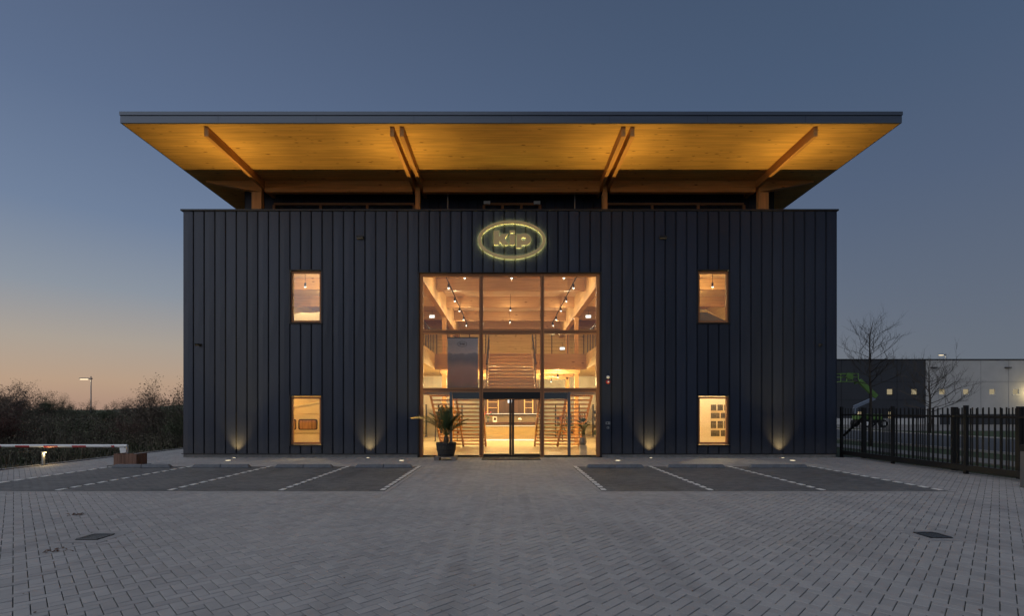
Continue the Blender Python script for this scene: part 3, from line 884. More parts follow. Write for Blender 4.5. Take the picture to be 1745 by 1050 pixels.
# wings, upper floor and ground floor
k = 0
for s, t in ((-1, 'barrier'), (1, 'fence')):
    xs = (-6.2, -8.4) if s < 0 else (6.4, 8.6)
    for x in xs:
        for y, d in ((20.2, 'near the glass'), (24.0, 'deeper in the room')):
            q = 'inner' if abs(x) < 7.5 else 'outer'
            track_spot(x, y + .35, 6.95, 7.6, f'{q} black spotlight under the upper ceiling {d}, {t} side wing', 14, 'ceiling spotlights in the upper wings')
            track_spot(x, y, 3.7, 4.0, f'{q} black spotlight under the ground floor ceiling {d}, {t} side wing', 30, 'ceiling spotlights in the lower wings', PALE)
for x, y, t in ((-2.2, 24.0, 'over the foot of the palm-side stair'), (2.5, 24.0, 'over the foot of the intercom-side stair'), (-.6, 26.0, 'before the desk, palm side'), (1.0, 26.0, 'before the desk, intercom side'), (-2.2, 27.6, 'beyond the palm-side stair'), (2.5, 27.6, 'beyond the intercom-side stair')):
    track_spot(x, y, 3.4, 4.0, f'black ceiling spotlight {t}', 32, 'ceiling spotlights around the desk')
M['exit'] = emit('exit_lamp_white', (1, 1, .95), .22)
for (x, y, z, t) in ((-3.62, 23.9, 6.27, 'white emergency light box high on the palm side of the hall'), (3.98, 23.9, 6.27, 'white emergency light box high on the intercom side of the hall'), (2.95, 26, 4.98, 'added glowing white box for a lit reflection, low over the intercom-side gallery'), (.18, 22.5, 2.12, 'small glowing white box behind the meeting stile of the doors')):  # third box is added to mimic a lit reflection; last is a bright square
    o = empty('emergency_light', (x, y, z), t, 'light', 'white emergency light boxes')
    B(x - .12, x + .12, y, y + .03, z - .06, z + .06).build('lit_panel', M['exit'], o)
    B(x - .13, x + .13, y + .031, y + .07, z - .07, z + .1).build('housing', M['white_paint'], o)
    B(x - .01, x + .01, y + .04, y + .06, z + .101, z + .32).build('bracket', M['black'], o)

# stairs: two open flights fall away from a landing behind the glass, one flight climbs from it to the upper floor
LZ = 2.50; LY0, LY1 = FY + .5, 19.5
st = empty('staircase', (.2, 19.5, 0), 'wide timber staircase climbing from the landing to the upper floor in mid hall', 'staircase')
B(EX0 + .1, EX1 - .1, LY0, LY1, LZ - .2, LZ).build('landing', M['stair'], st)
SXa, SXb = -.76, 1.14
n = 11
for i in range(n):
    z = LZ + (i + 1) * (4.3 - LZ) / n; y = 19.5 + i * .277
    B(SXa, SXb, y, y + .30, z - .045, z).build('tread', M['stair'], st)
    B(SXa + .01, SXb - .01, y + .05, y + .07, z - .163, z - .07).build('riser', M['stair'], st)
for x in (SXa - .07, SXb + .005):
    MB().hexa([(x, 19.45, LZ - .1), (x + .065, 19.45, LZ - .1), (x + .065, 22.54, 4.0), (x, 22.54, 4.0), (x, 19.45, LZ + .24), (x + .065, 19.45, LZ + .24), (x + .065, 22.54, 4.42), (x, 22.54, 4.42)]).build('stringer', M['stair'], st)
for x in (SXa - .03, SXb + .03):
    MB().bar((x, 19.5, LZ + 1.05), (x, 22.5, 5.28), .045, .06).build('handrail', M['black'], st)
    for y in (19.6, 20.6, 21.6, 22.45):
        zz = LZ + (y - 19.5) / 3.05 * 1.8
        B(x - .012, x + .012, y, y + .11, zz + .25, zz + 1.02).build('baluster', M['black'], st)
def flight(xa, xb, xm, label):
    f = empty('stair_flight', ((xa + xb) / 2, 23, 0), label, 'staircase', 'open stair flights beside the doors')
    n = 14
    for i in range(n):
        z = .165 * (i + 1) ; y = 23.0 - i * .25
        B(xa, xb, y - .27, y, z - .055, z).build('tread', M['glulam_x'], f)
    for x in (xa - .04, xm, xb + .0):
        MB().hexa([(x, 23.25, .016), (x + .075, 23.25, .016), (x + .075, 22.95, .016), (x, 22.95, .016), (x, 19.72, LZ - .2), (x + .075, 19.72, LZ - .2), (x + .075, 19.52, LZ - .2), (x, 19.52, LZ - .2)]).build('stringer', M['glulam_z'], f)
flight(-3.02, -1.0, -2.05, 'open timber stair flight behind the palm-side glazing, beside the doors')
flight(1.32, 3.36, 2.35, 'open timber stair flight behind the intercom-side glazing, beside the doors')
# gallery railings
def railing(name, pts, label):
    o = empty('gallery_railing', pts[0], label, 'railing', 'black gallery railings')
    (xa, ya, z), (xb, yb, _) = pts
    L = math.hypot(xb - xa, yb - ya); n = max(1, int(L / .62))
    MB().bar((xa, ya, z + .98), (xb, yb, z + .98), .05, .03).build('top_rail', M['black'], o)
    for i in range(n + 1):
        t = i / n; x, y = xa + (xb - xa) * t, ya + (yb - ya) * t
        if xa == xb: B(x - .01, x + .01, y - .055, y + .055, z, z + .965).build('baluster', M['black'], o)
        else: B(x - .02, x + .02, y - .01, y + .01, z, z + .965).build('baluster', M['black'], o)
    if xa != xb:
        for q in range(1, 6): MB().bar((xa, ya, z + .98 * q / 6), (xb, yb, z + .98 * q / 6), .008, .008).build('wire', M['black'], o)
railing('r', [(-3.35, 18.4, 4.31), (-3.35, 22.5, 4.31)], 'black gallery railing along the palm side of the hall')
railing('r', [(3.71, 18.4, 4.31), (3.71, 22.5, 4.31)], 'black gallery railing along the intercom side of the hall')
railing('r', [(-3.2, 22.62, 4.30), (-.95, 22.62, 4.30)], 'black gallery railing across the hall, palm side of the stair')
railing('r', [(1.35, 22.62, 4.30), (3.55, 22.62, 4.30)], 'black gallery railing across the hall, intercom side of the stair')

# banner with a foggy hill picture standing on the landing
def banner_mat():
    m = bpy.data.materials.new('banner_print'); m.use_nodes = True
    n, l = m.node_tree.nodes, m.node_tree.links; p = n['Principled BSDF']; p.inputs['Roughness'].default_value = .7
    t = n.new('ShaderNodeTexCoord'); s = n.new('ShaderNodeSeparateXYZ'); l.new(t.outputs['Generated'], s.inputs[0])
    nz = n.new('ShaderNodeTexNoise'); nz.inputs['Scale'].default_value = 3.5; nz.inputs['Detail'].default_value = 7; l.new(t.outputs['Generated'], nz.inputs['Vector'])
    mu = n.new('ShaderNodeMath'); mu.operation = 'MULTIPLY_ADD'; mu.inputs[1].default_value = .22; l.new(nz.outputs[0], mu.inputs[0]); l.new(s.outputs['Z'], mu.inputs[2])
    r = ramp(n, [(.1, (.17, .12, .08)), (.3, (.30, .17, .13)), (.5, (.36, .24, .22)), (.68, (.16, .15, .19)), (.80, (.20, .20, .26)), (.84, (.46, .44, .52)), (1.1, (.30, .32, .42))], 'LINEAR')
    l.new(mu.outputs[0], r.inputs[0]); l.new(r.outputs[0], p.inputs['Base Color'])
    return m
bn = empty('printed_banner', (-1.72, 19.38, LZ), 'tall printed banner of foggy hills with a kip oval beside the stair', 'banner')
link('print', B(-.6, .6, 0, .012, .08, 2.05).mesh('print'), banner_mat(), bn)
B(-2.34, -1.10, 19.375, 19.40, LZ + 2.051, LZ + 2.09).build('top_rod', M['black'], bn)
B(-2.34, -1.10, 19.34, 19.44, LZ + .0, LZ + .079).build('base_bar', M['black'], bn)
B(-1.74, -1.70, 19.401, 19.43, LZ + .08, LZ + 2.09).build('back_pole', M['black'], bn)
M['ink'] = mat('dark_print_ink', (.035, .035, .05), .7)
lm = outline_mesh('oval_print', [ell(0, 0, .19, .11, 48), ell(0, 0, .172, .094, 48, True)], .002); link('oval_print', lm, M['ink'], bn, (-.02, -.004, 1.82))
sc_ = .19 / RX
lm = outline_mesh('letter_print', [[(x * sc_, z * sc_) for x, z in kpts], [(x * sc_, z * sc_) for x, z in idot], [(x * sc_, z * sc_) for x, z in ist], [(x * sc_, z * sc_) for x, z in pp], [(x * sc_, z * sc_) for x, z in hole]], .002); link('letter_print', lm, M['ink'], bn, (-.02, -.004, 1.82))

# reception desk and the cabinet wall behind it
M['desk'] = mat('beige_desk_front', (.42, .31, .17), .5, var=.06)
M['walnut'] = wood('dark_walnut', (.09, .045, .028), 'Z', False, .5, .3)
M['led'] = emit('warm_led', (1, .82, .5), .32)
dk = empty('reception_desk', (.2, 27.5, 0), 'beige reception desk with a dark counter facing the doors', 'desk')
B(-1.2, 1.62, 27.4, 28.2, .10, .82).build('front', M['desk'], dk)
B(-1.25, 1.67, 27.32, 28.25, .90, 1.05).build('counter', M['walnut'], dk)
B(-1.15, 1.57, 27.45, 28.15, .821, .899).build('shadow_gap', M['desk'], dk)
B(-1.15, 1.57, 27.37, 27.39, .84, .86).build('led_strip', M['led'], dk)
B(-1.15, 1.57, 27.45, 28.1, .016, .099).build('plinth', M['white_paint'], dk)
B(-1.15, 1.57, 27.43, 27.445, .05, .09).build('led_strip', M['led'], dk)
cb = empty('cabinet_wall', (.2, 30, 0), 'dark walnut cabinet wall with a lit niche behind the desk', 'cabinet')
B(-1.6, 2.0, 30.1, 30.6, .016, .95).build('base_cabinet', M['desk'], cb)
B(-1.6, 2.0, 30.4, 30.6, .951, 1.52).build('niche_back', mat('brown_niche', (.24, .17, .10), .6), cb)
B(-1.6, 2.0, 30.05, 30.6, 1.521, 3.54).build('upper_cabinet', M['walnut'], cb)
B(-1.5, 1.9, 30.06, 30.1, 1.49, 1.515).build('led_strip', M['led'], cb)
for x in (-1.15, -.5, 1.1, 1.6):
    B(x - .03, x + .03, 30.0, 30.045, 1.52, 2.6).build('shelf_upright', M['stair'], cb)
for x in (-1.15, 1.1):
    for z in (1.85, 2.2): B(x + .031, x + (.58 if x < 0 else .46), 30.0, 30.045, z, z + .03).build('shelf', M['stair'], cb)
o = empty('desk_screen', (-.65, 27.6, 1.05), 'small white upright card display on the desk counter', 'display')
B(-.77, -.53, 27.6, 27.62, 1.06, 1.36).build('card', M['white_paint'], o); B(-.72, -.58, 27.59, 27.599, 1.16, 1.30).build('photo', M['walnut'], o); B(-.73, -.57, 27.55, 27.68, 1.05, 1.059).build('foot', M['white_paint'], o)
M['leaf'] = mat('leaf_green', (.05, .085, .02), .5, var=.4, scale=5)
M['leaf_in'] = mat('indoor_leaf_green', (.06, .10, .025), .45, var=.3, scale=5)
M['flower'] = mat('red_flower', (.35, .03, .03), .6)
fl = empty('flower_vase', (-1.05, 27.7, 1.05), 'vase of red flowers on the palm-side end of the desk', 'flowers')
MB().lathe([(.05, 0), (.07, .1), (.045, .2)], (-1.05, 27.7, 1.05), 12).build('vase', M['grey_metal'], fl)
for k_ in range(9):
    a = k_ * 2.4; p1 = (-1.05 + .2 * math.cos(a), 27.7 + .15 * math.sin(a), 1.5 + .12 * math.sin(k_ * 3))
    MB().tube([(-1.05, 27.7, 1.24), p1], .008, 4).build('stem', M['leaf'], fl)
    MB().lathe([(.01, -.03), (.05, .0), (.02, .04)], p1, 7).build('blossom', M['flower'] if k_ % 3 else M['leaf'], fl)
cam_l = empty('desk_lamp', (.75, 27.75, 1.05), 'round white globe on a foot on the desk counter', 'lamp')
MB().lathe([(.06, 0), (.02, .02), (.015, .07)], (.75, 27.75, 1.05), 12).build('foot', M['steel'], cam_l)
MB().lathe([(.03, .071), (.1, .12), (.11, .17), (.07, .24), (.01, .26)], (.75, 27.75, 1.05), 14).build('globe', M['white_paint'], cam_l)

# goods on display on the ground floor, seen between the stairs
def clothes_rack(x, y, label, seed):
    r = random.Random(seed); o = empty('clothes_rack', (x, y, .016), label, 'clothes rack', 'racks of goods behind the stairs')
    for sx_ in (-.6, .6):
        B(x + sx_ - .02, x + sx_ + .02, y - .02, y + .02, .016, 1.6).build('upright', M['black'], o); B(x + sx_ - .02, x + sx_ + .02, y - .25, y - .021, .016, .05).build('foot', M['black'], o)
    B(x - .579, x + .579, y - .015, y + .015, 1.55, 1.58).build('rail', M['black'], o)
    for k in range(9):
        c = r.choice([(.03, .035, .05), (.12, .05, .03), (.3, .26, .2), (.06, .08, .06), (.02, .02, .02)])
        xx = x - .5 + k * .12; h = r.uniform(.55, .8)
        m_ = M.setdefault('cloth%s' % (c,), mat('cloth', c, .9))
        MB().hexa([(xx - .03, y - .24, 1.5 - h), (xx + .03, y - .24, 1.5 - h), (xx + .03, y + .24, 1.5 - h), (xx - .03, y + .24, 1.5 - h), (xx - .012, y - .16, 1.5), (xx + .012, y - .16, 1.5), (xx + .012, y + .16, 1.5), (xx - .012, y + .16, 1.5)]).build('garment', m_, o)
        B(xx - .006, xx + .006, y - .006, y + .006, 1.501, 1.549).build('hook', M['black'], o)
def goods_shelf(x, y, label, seed):
    r = random.Random(seed); o = empty('goods_shelf', (x, y, .016), label, 'shelf unit', 'shelf units behind the stairs')
    for sx_ in (-.75, .75): B(x + sx_ - .02, x + sx_ + .02, y - .2, y + .2, .016, 2.1).build('side', M['black'], o)
    for k in range(5):
        z = .1 + k * .45
        B(x - .729, x + .729, y - .2, y + .2, z, z + .03).build('shelf', M['stair'], o)
        xx = x - .66
        while xx < x + .55 and k < 4:
            w_ = r.uniform(.09, .25); h = r.uniform(.12, .36); c = r.choice([(.03, .035, .05), (.35, .10, .04), (.5, .45, .36), (.10, .14, .09), (.16, .1, .06)])
            m_ = M.setdefault('goods%s' % (c,), mat('goods', c, .7))
            if r.random() < .8: B(xx, xx + w_ - .02, y - .17, y + .1, z + .031, z + .03 + h).build('goods_item', m_, o)
            xx += w_
clothes_rack(-3.3, 27.0, 'black clothes rack behind the palm-side stair flight', 1)
goods_shelf(-3.6, 31.6, 'shelf unit with goods on the far wall, palm side', 2)
goods_shelf(-5.9, 31.6, 'shelf unit with goods on the far wall, farther on the palm side', 3)
clothes_rack(3.6, 26.4, 'black clothes rack behind the intercom-side stair flight', 4)
goods_shelf(3.9, 31.6, 'shelf unit with goods on the far wall, intercom side', 5)
goods_shelf(6.3, 31.6, 'shelf unit with goods on the far wall, farther on the intercom side', 6)
# behind the side windows
M['van_white'] = mat('cream_vehicle_paint', (.72, .68, .56), .35)
M['chrome'] = mat('chrome_trim', (.6, .6, .6), .2, .9)
M['curtain'] = mat('brown_curtain', (.42, .24, .12), .8, var=.6, scale=3, stretch=(4, 1, .2))
cv = empty('vintage_caravan', (-7.3, 20.4, 0), 'cream vintage camper with raised roof behind the lower barrier-side window', 'caravan')
cvb = MB()
prof = [(-2.9, .30), (1.3, .30), (1.36, .8), (1.36, 1.15), (1.25, 1.53), (-2.8, 1.56), (-2.95, 1.2)]
me = outline_mesh('body', [[(x, z) for x, z in prof]], 1.7); link('body', me, M['van_white'], cv, (0, -.55, 0))
for (a, b, nm) in ((-1.9, -1.17, 'window'), (-1.08, -.32, 'window'), (-.2, .5, 'window')):
    def rr_(a, b, c, d, r=.07):
        return arc(b - r, -(d - r), r, r, 90, 0, 6) and [(b - r + r * math.cos(R(t)), d - r + r * math.sin(R(t))) for t in (0, 30, 60, 90)] + [(a + r + r * math.cos(R(t)), d - r + r * math.sin(R(t))) for t in (90, 120, 150, 180)] + [(a + r + r * math.cos(R(t)), c + r + r * math.sin(R(t))) for t in (180, 210, 240, 270)] + [(b - r + r * math.cos(R(t)), c + r + r * math.sin(R(t))) for t in (270, 300, 330, 360)]
    o = link('window', outline_mesh('window', [rr_(a, b, .92, 1.35), rr_(a + .035, b - .035, .955, 1.315, .05)[::-1]], .03), M['black'], cv, (0, -.58, 0))
    link('curtain', outline_mesh('curtain', [rr_(a + .035, b - .035, .955, 1.315, .05)], .006), M['curtain'], o, (0, .018, 0))
B(-10.1, -6.0, 19.83, 19.845, .775, .79).build('trim_line', M['black'], cv)
MB().hexa([(-9.6, 19.9, 1.57), (-6.1, 19.9, 1.57), (-6.1, 21.4, 1.57), (-9.6, 21.4, 1.57), (-9.6, 19.9, 1.60), (-6.1, 19.9, 2.26), (-6.1, 21.4, 2.26), (-9.6, 21.4, 1.60)]).build('raised_roof_tent', M['white_wall'], cv)
MB().hexa([(-9.65, 19.85, 1.61), (-6.05, 19.85, 2.27), (-6.05, 21.45, 2.27), (-9.65, 21.45, 1.61), (-9.65, 19.85, 1.68), (-6.05, 19.85, 2.34), (-6.05, 21.45, 2.34), (-9.65, 21.45, 1.68)]).build('roof', M['van_white'], cv)
for x in (-8.2, -6.4):
    me = MB().lathe([(.3, -.09), (.32, 0), (.3, .09)], (0, 0, 0), 18).mesh('wheel'); me.transform(Matrix.Rotation(R(90), 4, 'X'))
    wv = link('wheel', me, M['black'], cv, (x + 7.3, -.2, .335))
# awning on the upper floor, barrier side
aw = empty('white_awning', (-7.2, 20.6, 4.3), 'white canvas awning behind the upper barrier-side window', 'awning')
V = MB(); N = 12
for j in range(5):
    for i in range(N + 1):
        x = -9 + 3.6 * i / N; y = 19.6 + .55 * j
        V.v.append((x, y, 5.56 + .3 * (i / N) ** 1.3 - .03 * math.sin(i * 2.2) + .1 * j - (0.9 if j == 0 else 0)))
for j in range(4):
    for i in range(N):
        a = j * (N + 1) + i; V.f.append((a, a + 1, a + N + 2, a + N + 1))
V.build('canvas', M['white_wall'], aw, smooth=True)
for x in (-8.9, -5.5): B(x - .03, x + .03, 19.62, 19.68, 4.31, 5.2).build('pole', M['steel'], aw)
# vintage car-like caravan on the upper floor, fence side
uc = empty('silver_caravan', (7.65, 20.3, 4.3), 'white vintage vehicle with chromed rounded window behind the upper fence-side window', 'caravan')
prof = [(-1.6, .4), (1.1, .4), (1.15, .8)] + [(1.1 - 1.1 * math.sin(R(t)) * .9, .85 + .62 * (1 - math.cos(R(t))) ** .0 * math.sin(R(t))) for t in range(10, 90, 10)] + [(-1.2, 1.52), (-1.6, 1.3)]
link('body', outline_mesh('body', [prof], 1.6), M['van_white'], uc, (.2, -.6, 0))
wpf = [(-1.2, .95)] + [(.95, .95)] + [(.92 - .95 * math.sin(R(t)) * .8, .97 + .42 * math.sin(R(t))) for t in range(10, 90, 10)] + [(-1.2, 1.38)]
cxm = -.2; 
inn = [(cxm + (x - cxm) * .93, 1.17 + (z - 1.17) * .78) for x, z in wpf]
o = link('window', outline_mesh('window', [wpf, inn[::-1]], .04), M['chrome'], uc, (.2, -.64, 0))
link('glazing', outline_mesh('glazing', [inn], .01), M['grey_metal'], o, (0, .026, 0))
for x in (-1.0, .75):
    me = MB().lathe([(.3, -.09), (.32, 0), (.3, .09)], (0, 0, 0), 18).mesh('wheel'); me.transform(Matrix.Rotation(R(90), 4, 'X'))
    link('wheel', me, M['black'], uc, (x, -.5, .33))
# white wall with photographs behind the lower window on the fence side
B(5.9, 9.6, 20.6, 20.75, .016, 3.99).build('partition_wall', M['white_wall'], bld)
M['photo'] = mat('monochrome_photo', (.13, .12, .10), .5, var=.95, scale=14)
rows = [(1.70, (0, .28, .56)), (1.38, (0, .42, .72)), (.96, (0, .28, .56)), (.62, (0, .42, .72))]
rown = ['top', 'second', 'third', 'bottom']
coln = ['first', 'second', 'third']
for ri, (z, offs) in enumerate(rows):
    for ci, dx in enumerate(offs):
        ww = .22 if ri % 2 == 0 else (.36, .24, .24)[ci]; hh = (.245, .22, .30, .245)[ri]
        x = 8.55 + dx
        o = empty('photo_print', (x, 20.59, z), f'{coln[ci]} small framed photograph in the {rown[ri]} row on the white wall', 'photograph', 'framed photographs on the white wall')
        B(x, x + ww, 20.585, 20.598, z, z + hh).build('frame', M['black'], o)
        B(x + .012, x + ww - .012, 20.578, 20.584, z + .012, z + hh - .012).build('print', M['photo'], o)

# indoor plant on a stand
def leafy(root, base, n, h, spread, lm, seed):
    r = random.Random(seed)
    for i in range(n):
        a = r.uniform(0, 6.28); l_ = h * r.uniform(.55, 1); s = spread * r.uniform(.4, 1)
        p0 = Vector(base); p1 = p0 + Vector((math.cos(a) * s * .4, math.sin(a) * s * .4, l_ * .8)); p2 = p0 + Vector((math.cos(a) * s, math.sin(a) * s, l_))
        MB().tube([p0, p1], .01, 4).build('stem', lm, root)
        d = (p2 - p1).normalized(); side = d.cross(Vector((0, 0, 1))).normalized(); L = r.uniform(.2, .32)
        v = MB(); q = [p1, p1 + d * L * .35 + side * L * .3, p1 + d * L * .75 + side * L * .2 - Vector((0, 0, .03)), p1 + d * L - Vector((0, 0, .08)), p1 + d * L * .75 - side * L * .2 - Vector((0, 0, .03)), p1 + d * L * .35 - side * L * .3]
        mid = p1 + d * L * .5 + Vector((0, 0, .03))
        v.v = [tuple(x) for x in q] + [tuple(mid)]; v.f = [(i, (i + 1) % 6, 6) for i in range(6)]
        v.build('leaf', lm, root)
PX, PY = 2.92, FY + .95
o = empty('plant_stand', (PX, PY, .016), 'pale ribbed pedestal under the indoor plant behind the glazing', 'pedestal')
V = MB(); 
for k_ in range(8): V.box(PX - .13, PX + .13, PY - .13, PY + .13, .016 + k_ * .045, .05 + k_ * .045)
V.build('ribbed_body', M['white_wall'], o)
B(PX - .12, PX + .12, PY - .12, PY + .12, .377, .385).build('top_plate', M['white_wall'], o)
ip = empty('indoor_plant', (PX, PY, .386), 'broad-leaved green plant in a grey pot on the pedestal inside', 'plant')
MB().lathe([(.1, 0), (.14, .12), (.12, .28), (.1, .28)], (PX, PY, .386), 16).build('pot', M['grey_metal'], ip)
leafy(ip, (PX, PY, .65), 16, .8, .42, M['leaf_in'], 5)

# ------------------------------------------------------------------ palm in a half barrel, pallet, doormat
PX, PY = -2.08, 16.98
pl = empty('pallet_base', (PX, PY, 0), 'small grey timber pallet under the potted palm', 'pallet')
M['old_wood'] = wood('weathered_wood', (.20, .17, .15), 'X', False, .8, .35)
for dy in (-.24, -.08, .08, .24): B(PX - .37, PX + .37, PY + dy - .065, PY + dy + .065, .105, .125).build('board', M['old_wood'], pl)
for dx in (-.29, .29): B(PX + dx - .08, PX + dx + .08, PY - .3, PY + .3, .001, .104).build('runner', M['old_wood'], pl)
pa = empty('potted_palm', (PX, PY, .125), 'green palm in a dark half-barrel tub beside the entrance', 'palm')
M['barrel'] = wood('dark_barrel_staves', (.055, .05, .045), 'Z', False, .7, .4)
for k_ in range(18):
    a0 = 2 * math.pi * k_ / 18 + .02; a1 = 2 * math.pi * (k_ + 1) / 18 - .02
    V = MB(); pts = []
    for z, r in ((.126, .265), (.36, .325), (.60, .35)):
        for (a, rr2) in ((a0, r), (a1, r), (a1, r - .03), (a0, r - .03)): pts.append((PX + rr2 * math.cos(a), PY + rr2 * math.sin(a), z))
    V.v = pts
    for j in (0, 4):
        for i in range(4): V.f.append((j + i, j + (i + 1) % 4, j + 4 + (i + 1) % 4, j + 4 + i))
    V.f += [(3, 2, 1, 0), (8, 9, 10, 11)]
    V.build('stave', M['barrel'], pa)
for z, r in ((.20, .288), (.36, .329), (.53, .346)):
    MB().lathe([(r - .01, -.02), (r + .004, -.018), (r + .006, .018), (r - .01, .02)], (PX, PY, z), 28).build('hoop', M['black'], pa)
MB().lathe([(.24, 0), (.315, .41), (.02, .425)], (PX, PY, .13), 20).build('soil', M['soil'], pa)
M['trunk'] = mat('palm_trunk', (.10, .065, .035), .9, var=.5, scale=25, bump=.8, bscale=60)
MB().tube([(PX, PY, .5), (PX, PY, .66), (PX + .01, PY, .82)], [.085, .1, .07], 10).build('trunk', M['trunk'], pa)
M['frond'] = mat('palm_green', (.055, .085, .022), .5, var=.35, scale=4)
M['frond_dry'] = mat('palm_straw', (.30, .22, .09), .6, var=.3, scale=4)
def frond(az, tilt, L, bend, m, seed):
    r = random.Random(seed); V = MB()
    p = Vector((PX, PY, .78)); el = R(90 - tilt); pts = [p.copy()]; N = 14
    for i in range(N):
        d = Vector((math.cos(az) * math.cos(el), math.sin(az) * math.cos(el), math.sin(el)))
        p = p + d * L / N; pts.append(p.copy()); el -= R(bend) / N * (.4 + 1.2 * i / N)
    V.tube(pts, [.012 * (1 - .75 * i / N) for i in range(N + 1)], 4)
    for i in range(3 * 3, N * 3):
        t = i / (N * 3); j = int(t * N); q = pts[j].lerp(pts[j + 1], t * N - j)
        d = (pts[j + 1] - pts[j]).normalized(); s = d.cross(Vector((0, 0, 1)))
        if s.length < .05: s = Vector((-math.sin(az), math.cos(az), 0))
        s.normalize(); up = s.cross(d)
        ll = L * .24 * math.sin(math.pi * min(1, .12 + t * .85)) + .04
        for sg_ in (-1, 1):
            e = q + (d * .75 + s * sg_ * .6 + up * .25 + Vector((r.uniform(-.1, .1), r.uniform(-.1, .1), r.uniform(-.1, .1)))).normalized() * ll
            mid = q.lerp(e, .5) + Vector((0, 0, .01)); wv = up.cross(e - q).normalized() * .007 + d * .006
            V.quad(q, mid - wv, e, mid + wv)
    V.build('frond', m, pa)
rf = random.Random(21)
for i in range(17):
    frond(i * 2.4 + rf.uniform(-.3, .3), rf.uniform(3, 34), rf.uniform(.85, 1.15), rf.uniform(15, 45), M['frond'], i)
frond(R(176), 32, 1.32, 76, M['frond'], 51); frond(R(185), 36, 1.42, 74, M['frond_dry'], 52)
frond(R(10), 38, 1.0, 40, M['frond'], 53); frond(R(-20), 42, .95, 50, M['frond'], 54); frond(R(165), 24, 1.05, 40, M['frond'], 55); frond(R(160), 40, 1.1, 60, M['frond'], 56)
M['mat'] = mat('dark_mat_pile', (.030, .026, .030), .95, var=.3, scale=30, bump=.5, bscale=120)
M['mat_print'] = mat('mat_print_grey', (.26, .23, .21), .9)
dmx = .16
mt_ = empty('doormat', (dmx, 17.4, .006), 'dark entrance doormat printed with a pale oval logo', 'doormat')
B(dmx - 1.02, dmx + 1.02, 16.86, FY - .01, .006, .02).build('pile', M['mat'], mt_, bevel=.004)
def flat(name, loops, loc, m, parent):
    me = outline_mesh(name, loops, .002); me.transform(Matrix.Rotation(R(-90), 4, 'X')); return link(name, me, m, parent, loc)
flat('oval_print', [ell(0, 0, .42, .27, 48), ell(0, 0, .385, .235, 48, True)], (0, -.05, .0165), M['mat_print'], mt_)
s2 = .42 / RX
flat('letter_print', [[(x * s2, z * s2 * 1.1) for x, z in q] for q in (kpts, idot, ist, pp, hole)], (0, -.05, .0165), M['mat_print'], mt_)

# ------------------------------------------------------------------ barrier, wooden block, bollard light
br = empty('barrier', (-11.9, 15.3, 0), 'low white barrier pole with red stripes at the edge of the paving', 'barrier')
MB().tube([(-19, 15.3, .60), (-11.78, 15.3, .60)], .046, 14).build('pole', M['white_paint'], br, smooth=False)
for k_ in range(8):
    x = -12.15 - k_ * .88
    V = MB(); nn = 8     # stripe: a half sleeve on the lower side of the pole
    for xx in (x, x - .44 if k_ else x - .1):
        for i in range(nn + 1):
            a = R(158 + 130 * i / nn)
            V.v.append((xx, 15.3 + .0485 * math.cos(a), .60 + .0485 * math.sin(a)))
    # turn the sleeve towards the yard
    for i in range(nn): V.f.append((i, i + 1, i + nn + 2, i + nn + 1))
    V.build('red_stripe', M['red_paint'], br)
MB().hexa([(-11.93, 15.25, .2), (-11.81, 15.25, .2), (-11.81, 15.35, .2), (-11.93, 15.35, .2), (-11.99, 15.25, .545), (-11.78, 15.25, .545), (-11.78, 15.35, .545), (-11.99, 15.35, .545)]).build('post', M['white_paint'], br)
B(-11.94, -11.80, 15.24, 15.36, .0, .199).build('post_foot', M['red_paint'], br)
me = MB().tube([(0, -.06, 0), (0, .06, 0)], .02, 10).mesh('pivot'); link('pivot', me, M['steel'], br, (.07, 0, .56))
wd = empty('wooden_block', (-11.4, 14.98, 0), 'block of upright reddish boards around the barrier post foot', 'wooden box')
M['red_wood'] = wood('reddish_boards', (.22, .12, .085), 'Z', False, .75, .4)
for k_ in range(6):
    x = -11.77 + k_ * .115
    B(x, x + .109, 14.75, 14.79, .06, .40 + .012 * math.sin(k_ * 5)).build('board', M['red_wood'], wd)
for k_ in range(4):
    y = 14.795 + k_ * .1
    B(-11.125, -11.085, y, y + .095, .06, .40).build('board', M['red_wood'], wd); B(-11.77, -11.73, y, y + .095, .06, .40).build('board', M['red_wood'], wd)
B(-11.73, -11.13, 14.795, 15.18, .33, .37).build('lid', M['old_wood'], wd)
B(-11.95, -10.98, 14.72, 15.22, .0075, .058).build('base_slab', M['plinth'], wd)
bo = empty('bollard_light', (-14.35, 15.3, 0), 'short lit bollard light at the edge of the undergrowth', 'bollard light')
B(-14.42, -14.37, 15.275, 15.335, .0, .40).build('post', M['steel'], bo)
B(-14.42, -14.32, 15.265, 15.345, .401, .42).build('head', M['steel'], bo)
B(-14.365, -14.325, 15.28, 15.33, .388, .4).build('lens', emit('bollard_lens', (1, .75, .35), 1.5), bo)
pt(bo, (.02, -.03, .35), .8, (1, .7, .3), .02)

